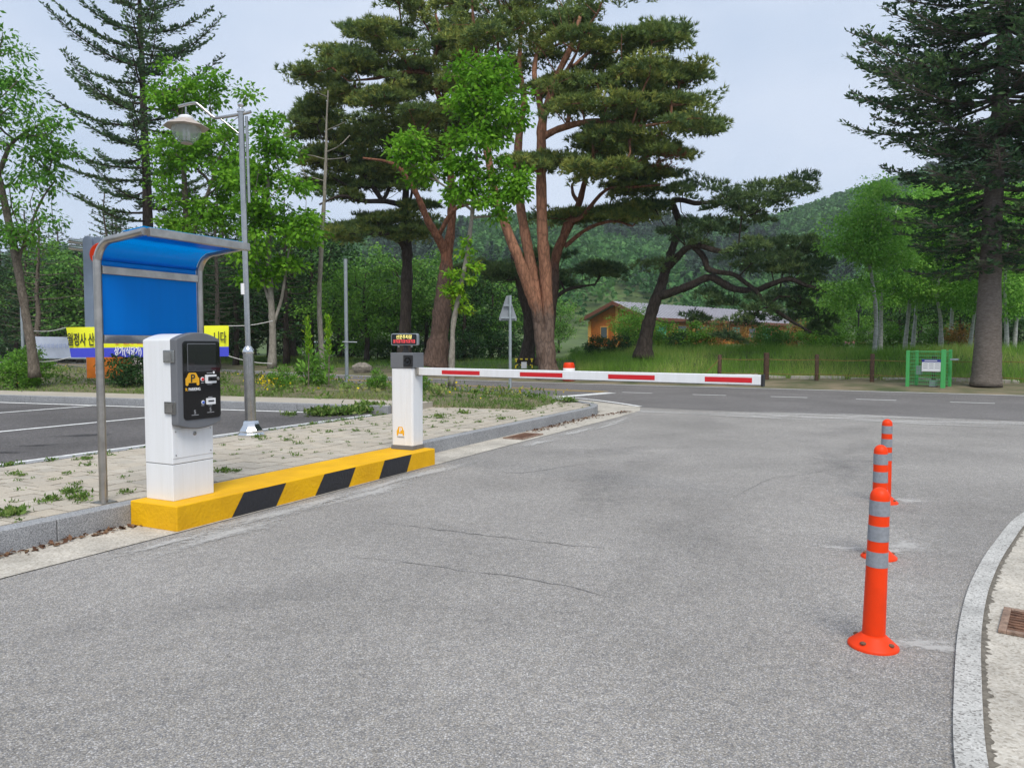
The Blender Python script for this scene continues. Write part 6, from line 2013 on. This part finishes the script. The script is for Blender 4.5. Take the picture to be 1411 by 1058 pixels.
for px, d, k, s, lab in shr:
    x = (px - 705.5) / FPX * d
    y = max(d, float(yf(x)) + 4.2); x = (px - 705.5) / FPX * y
    put_shrub(k, x, y, float(hz(x, y)) - .1, s, lab)
for px, d, k, s, lab in ((176, 20.6, 'dark', .62, 'low dark evergreen shrub behind the shelter post under the banner'), (22, 20.2, 'light', .55, 'bright bush at the foot of the leaning tree'), (38, 21.0, 'light', .6, 'second bright bush beside the leaning tree'),
                         (388, 19.2, 'light', .33, 'low bright bush right of the lamp pole'), (432, 20.3, 'light', .45, 'weedy bush at the foot of the bare tree'), (574, 18.4, 'light', .32, 'low green bush just right of the barrier post'), (520, 19.4, 'light', .30, 'low green bush left of the barrier post')):
    p = at(px, 500, d)
    put_shrub(k, p[0], d, strip_z(p[0], d) - .05, s, lab)
# ------------------------------------------------------------------ grass, weeds, flowers
def blades(name, pts, h, wd, lean, m, parent=None, tone=(0, 1), patchy=True):
    n = len(pts)
    d = norm(np.stack([rng.normal(0, lean, n), rng.normal(0, lean, n), np.ones(n)], 1))
    a = rng.uniform(0, math.pi, n)
    s = np.stack([np.cos(a), np.sin(a), np.zeros(n)], 1) * (wd * rng.uniform(.6, 1.4, n))[:, None] / 2
    hh = (h * rng.uniform(.45, 1.2, n))[:, None]
    mid = pts + d * hh * .55
    tip = pts + d * hh + np.stack([d[:, 0], d[:, 1], -np.abs(d[:, 0]) * .6], 1) * hh * .45
    V = np.stack([pts - s, pts + s, tip], 1).reshape(-1, 3)
    tn = rng.uniform(0, 1, n) * .6
    if patchy:
        tn = tn + .4 * (np.sin(pts[:, 0] * 1.1 + 1.3 * np.sin(pts[:, 1] * .7)) * .5 + .5)
    tn = tone[0] + (tone[1] - tone[0]) * tn
    return np_mesh(name, V, 3, m, parent, np.repeat(tn, 3))
def stuff(o, label=None, cat=None): return tag(o, label, cat, None, 'stuff')
def far_pts(n, x0, x1, s0, s1, clump=0.0):
    x = rng.uniform(x0, x1, n)
    s = s0 + (s1 - s0) * rng.uniform(0, 1, n) ** 1.2
    y = yf(x) + s / .83
    return np.stack([x, y, hz(x, y) - .02], 1)
o = blades('bank_grass', far_pts(60000, 3, 30, 3.7, 12), .50, .016, .28, LF['grass'])
stuff(o, 'long green grass on the bank behind the rope fence', 'grass')
o = blades('verge_grass', far_pts(34000, -34, 3.5, 3.4, 13), .30, .016, .35, LF['grass'])
stuff(o, 'short grass under the pines across the road', 'grass')
o = blades('dry_grass', far_pts(9000, -30, 30, .5, 3.6), .05, .02, .8, LF['weeds'], tone=(.4, 1))
stuff(o, 'thin dry grass on the earth verge of the road', 'grass')
# planted strip
def strip_pts(n, a_lo=-2.4, a_hi=24, lo=0.02, hi=.95, p=1.0):
    a = rng.uniform(a_lo, a_hi, n); b = lo + (hi - lo) * rng.uniform(0, 1, n) ** p
    ia = (a + 2.4) / 32.4 * (nA - 1); ib = b * (nB - 1)
    i0, j0 = ia.astype(int).clip(0, nA - 2), ib.astype(int).clip(0, nB - 2)
    u_, v_ = (ia - i0)[:, None], (ib - j0)[:, None]
    return (STRIP[i0, j0] * (1 - u_) + STRIP[i0 + 1, j0] * u_) * (1 - v_) + (STRIP[i0, j0 + 1] * (1 - u_) + STRIP[i0 + 1, j0 + 1] * u_) * v_
P_ = np.concatenate([strip_pts(17000), strip_pts(11000, lo=.0, hi=.3)])
keep = (np.sin(P_[:, 0] * 1.7 + 2 * np.sin(P_[:, 1] * .9)) + rng.normal(0, .7, len(P_))) > -.45
o = blades('strip_grass', P_[keep], .11, .014, .5, LF['weeds'])
stuff(o, 'weedy grass on the planted strip behind the parking lot', 'grass')
cl = strip_pts(120, p=.8)
c_ = np.repeat(cl, 46, 0) + rng.normal(0, 1, (120 * 46, 3)) * np.array([.20, .20, .0])
c_[:, 2] += np.abs(rng.normal(0, .08, len(c_)))
d_ = norm(rng.normal(0, 1, c_.shape) + np.array([0, 0, .9]))
o = np_mesh('strip_weeds', leaf_quads(c_, d_, .11, .45, .3), 4, LF['weeds'], None, np.repeat(np.clip(np.repeat(rng.uniform(0, .7, 120), 46) + rng.uniform(0, .3, len(c_)), 0, 1), 4))
stuff(o, 'leafy weeds growing in clumps on the planted strip', 'weeds')
fl = strip_pts(160, p=.7)
fl = np.concatenate([fl + rng.normal(0, .12, fl.shape) * np.array([1, 1, 0]) + np.array([0, 0, .2])])
q_ = at(368, 522, 19.0)
f2 = np.array([q_[0], q_[1], strip_z(q_[0], q_[1]) + .2]) + rng.normal(0, 1, (120, 3)) * np.array([.22, .2, .08])
fl = np.concatenate([fl, f2])
o = np_mesh('yellow_flowers', leaf_quads(fl, norm(rng.normal(0, 1, fl.shape) + np.array([0, 0, .5])), .055, 1.0, .6), 4, LF['flowers'], None, np.repeat(rng.uniform(0, 1, len(fl)), 4))
stuff(o, 'small yellow flowers scattered among the strip weeds', 'flowers')
# tall seed spikes by the bare tree
for k, (px, top, d) in enumerate(((425, 440, 19.6), (453, 436, 19.9))):
    b = at(px, 530, d); z = strip_z(b[0], d)
    b = np.array([b[0], d, z])
    tw = thing('tall_weed', ('tall yellow green seed spike left of the bare stem', 'tall yellow green seed spike right of the bare stem')[k], 'weed', b, 0, None)
    H = at(px, top, d)[2] - z
    G().tube([(0, 0, 0), (.02, 0, H * .5), (.0, 0, H)], [.018, .014, .006], 6).build('stem', MT['grey_bark'], tw)
    zz = rng.uniform(.45, 1, 260) * H
    cc = np.stack([rng.normal(0, .035, 260), rng.normal(0, .035, 260), zz], 1) * np.array([1, 1, 1])
    np_mesh('seed_head', leaf_quads(cc, norm(rng.normal(0, .5, cc.shape) + np.array([0, 0, 1])), .12, .3, .2), 4, LF['yellowish'], tw, np.repeat(rng.uniform(.2, .75, 260), 4))
    cc = np.stack([rng.normal(0, .12, 60), rng.normal(0, .12, 60), rng.uniform(.05, .6, 60) * H], 1)
    np_mesh('leaves', leaf_quads(cc, norm(cc * np.array([1, 1, 0]) + np.array([0, 0, .15])), .17, .35, .4), 4, LF['sparse'], tw, np.repeat(rng.uniform(.3, 1, 60), 4))
# weeds in the paver joints and along kerbs
wc, wr = [], []
def weed(p, r, n):
    for _ in range(n):
        wc.append((p[0] + rng.normal(0, r * .6), p[1] + rng.normal(0, r * .6), p[2] + abs(rng.normal(0, r * .22)))); wr.append(r)
for _ in range(330):
    t, s = rng.uniform(-1, 12.5), -rng.uniform(.2, 2.88)
    t = round(t / .2) * .2; s = -.165 - round((-s - .165) / .24) * .24
    r = rng.choice([.022, .035, .055], p=[.6, .3, .1])
    p = L(t + rng.normal(0, .05), s)
    weed((p[0], p[1], ZP), r, int(8 + r * 420))
for _ in range(46):
    t = rng.uniform(-1, 9); r = rng.uniform(.02, .07)
    p = L(t, -2.88); weed((p[0], p[1], ZP - .02), r, int(10 + r * 420))
for px, py, r, n in ((17, 709, .085, 90), (98, 678, .06, 60), (110, 687, .07, 60), (70, 689, .06, 40), (120, 633, .05, 40), (70, 635, .05, 40), (14, 641, .06, 40), (20, 654, .05, 30), (92, 653, .04, 24), (104, 668, .04, 24), (172, 678, .04, 30), (310, 650, .06, 50), (325, 650, .04, 30), (355, 603, .06, 40), (395, 607, .05, 30), (718, 562, .12, 50), (640, 570, .10, 40), (606, 576, .12, 50), (690, 578, .08, 30), (785, 553, .14, 70), (660, 582, .06, 20), (745, 553, .08, 30)):
    weed(ground(px, py, ZP), r, n * 2)
# lusher clumps where lot and pavers meet at the tip
for px, py, r, n in ((445, 572, .22, 190), (470, 571, .22, 170), (505, 567, .25, 240), (520, 566, .22, 200), (490, 569, .2, 120), (398, 572, .10, 60)):
    weed(ground(px, py, .155), r, n * 2)
wc = np.array(wc); wr = np.array(wr)
o = np_mesh('paver_weeds', leaf_quads(wc, norm(rng.normal(0, 1, wc.shape) + np.array([0, 0, .7])), 1.0, .42, .4), 4, LF['weeds'], None, np.repeat(rng.uniform(0, .8, len(wc)), 4))
V = np.empty(len(o.data.vertices) * 3, np.float32); o.data.vertices.foreach_get('co', V); V = V.reshape(-1, 4, 3)
V = V[:, :1] + (V - V[:, :1]) * (wr * .5 + .008)[:, None, None]
o.data.vertices.foreach_set('co', V.ravel().astype(np.float32)); o.data.update()
stuff(o, 'small green weeds growing from the paver joints and kerb edges', 'weeds')
# green patch on the island tip
gp = []
while len(gp) < 9000:
    px, py = rng.uniform(560, 715), rng.normal(549, 4.5)
    if abs((px - 640) / 85) ** 2 + ((py - 548) / 8) ** 2 < 1:
        q = ground(px, py, ZP + .03); gp.append((q[0], q[1], ZP - .01))
o = blades('tip_grass', np.array(gp)[:6000], .11, .014, .5, LF['weeds'], tone=(0, .75))
stuff(o, 'green grass patch on the island tip by the road sign', 'grass')
# dead leaves and grit in the gutters
lt_ = []
for _ in range(520):
    t = rng.uniform(8.2, 12.6); lt_.append((*L(t, abs(rng.normal(.04, .10)) + .01 + max(0, t - 11.3) * .2), .012))
for _ in range(260):
    t = rng.uniform(-1.5, 1.0); lt_.append((*L(t, abs(rng.normal(.02, .05)) + .01), .012))
lt_ = np.array(lt_)
o = np_mesh('gutter_litter', leaf_quads(lt_, norm(rng.normal(0, 1, lt_.shape) * np.array([1, 1, .25])), .05, .6, .6), 4, leaf_mat('dry_leaves', [(.07, .04, .025), (.15, .075, .045), (.22, .14, .08)], .1), None, np.repeat(rng.uniform(0, 1, len(lt_)), 4))
stuff(o, 'brown dry leaves lying in the gutter along the kerb', 'leaf litter')

# ------------------------------------------------------------------ wooded hills
def hill(name, label, ridge, r0, r1, nt, kind_mix, zbase=2.0, crown=(3.0, 4.6), ql=1.05):
    """ridge: (photo px, photo py) of the skyline at distance r1; the slope starts at r0"""
    rp = np.array(ridge, float)
    def zr(k):  # ridge height for azimuth k = x/y
        px = 705.5 + k * FPX
        py = np.interp(px, rp[:, 0], rp[:, 1]) + 6.5 * FPX / r1   # crowns stand about 6 m above the soil
        return (EYE - (py - 476) / FPX * r1 * 1.0)
    k0, k1 = (rp[0, 0] - 705.5) / FPX, (rp[-1, 0] - 705.5) / FPX
    def zf(k, r):
        t = np.clip((r - r0) / (r1 - r0), 0, 1.4)
        sp = np.where(t < 1, t ** 1.15, 1 - (t - 1) * 1.2)
        sp = sp + .10 * np.sin(k * 9 + t * 3) * np.sin(math.pi * np.clip(t, 0, 1)) 
        return zbase + (zr(k) - zbase) * sp
    K_, R_ = np.meshgrid(np.linspace(k0, k1, 90), np.linspace(r0 - 8, r1 * 1.22, 40))
    Z_ = zf(K_, R_)
    idx = np.arange(K_.size).reshape(K_.shape)
    Q = np.stack([idx[:-1, :-1], idx[:-1, 1:], idx[1:, 1:], idx[1:, :-1]], -1).reshape(-1, 4)
    o = np_faces(name, np.stack([K_ * R_, R_, Z_], -1).reshape(-1, 3), Q, MT['meadow'])
    struct(o)
    k = rng.uniform(k0, k1, nt); r = r0 + (r1 * 1.03 - r0) * np.sqrt(rng.uniform(0, 1, nt))
    z = zf(k, r)
    c = np.stack([k * r, r, z], 1)
    con = (np.sin(k * 14 + r * .016) + np.sin(k * 31 - r * .03) * .7 + rng.normal(0, .5, nt)) > kind_mix
    for isc, lm, nm, lab in ((False, 'hill_leaf', 'hill_broadleaf_wood', 'round green broadleaf crowns'), (True, 'hill_pine', 'hill_conifer_wood', 'dark conifer crowns')):
        cc = c[con == isc]
        if not len(cc): continue
        n = len(cc)
        q = 84 if not isc else 70
        R0 = rng.uniform(*crown, n) * (.85 if isc else 1)
        hh = R0 * (2.0 if isc else 1.15)
        o3 = norm(rng.normal(0, 1, (n, q, 3))) * np.array([1, 1, 1])
        o3[..., 2] = np.abs(o3[..., 2]) * 1.15 - .2
        rad_ = rng.uniform(.72, 1.05, (n, q, 1))
        if isc:
            f = rng.uniform(0, 1, (n, q, 1))
            o3 = np.concatenate([o3[..., :2] * (1 - f) * 1.1, f * 1.0], -1)
        P3 = cc[:, None, :] + o3 * rad_ * np.stack([R0, R0, hh], 1)[:, None, :] + np.array([0, 0, 1.5])
        d3 = norm(o3 * np.array([1, 1, .5]) + rng.normal(0, .6, (n, q, 3)))
        P3 = P3.reshape(-1, 3); d3 = d3.reshape(-1, 3)
        V = leaf_quads(P3, d3, ql * (1.0 if not isc else .9), .85, .45)
        # clump size grows with distance
        V = V.reshape(-1, 4, 3)[:, [0, 1, 3]]
        V[:, 0] -= d3 * .35 * ql
        sc_ = np.repeat(.9 + cc[:, 1] / r1 * .8, q)[:, None, None]
        V = V[:, :1] + (V - V[:, :1]) * sc_
        tn = np.clip(np.repeat(rng.uniform(0, 1, n), q) * .65 + .35 * rng.uniform(0, 1, n * q), 0, 1)
        ob = np_mesh(nm, V.reshape(-1, 3), 3, LF[lm], None, np.repeat(tn, 3))
        stuff(ob, lab + ' ' + label, 'wood')
hill('main_hill', 'covering the hillside behind the pines and the hall', [(420, 330), (500, 318), (560, 308), (640, 300), (720, 292), (800, 296), (900, 300), (1000, 300), (1060, 296), (1110, 280), (1160, 264), (1210, 250), (1250, 240), (1290, 228), (1340, 214), (1400, 205), (1500, 190), (1600, 190)], 120, 330, 3300, .75)
hill('left_hill', 'on the low distant hill seen past the left trees', [(-200, 372), (-60, 360), (20, 348), (80, 336), (130, 348), (200, 356), (300, 340), (420, 330)], 230, 420, 500, .6, ql=1.8, crown=(3.4, 5))

# ------------------------------------------------------------------ the summer haze in the valley
hzm = bpy.data.materials.new('valley_haze'); hzm.use_nodes = True
hn = hzm.node_tree
hn.nodes.remove(hn.nodes['Principled BSDF'])
pv = hn.nodes.new('ShaderNodeVolumePrincipled')
pv.inputs['Color'].default_value = (.90, .95, 1.0, 1)
pv.inputs['Density'].default_value = HAZE
pv.inputs['Anisotropy'].default_value = .2
hn.links.new(pv.outputs[0], hn.nodes['Material Output'].inputs['Volume'])
if HAZE > 0:
    stuff(G().box((-700, -60, -2), (700, 640, 165)).build('haze', hzm), 'pale summer haze filling the valley', 'haze')
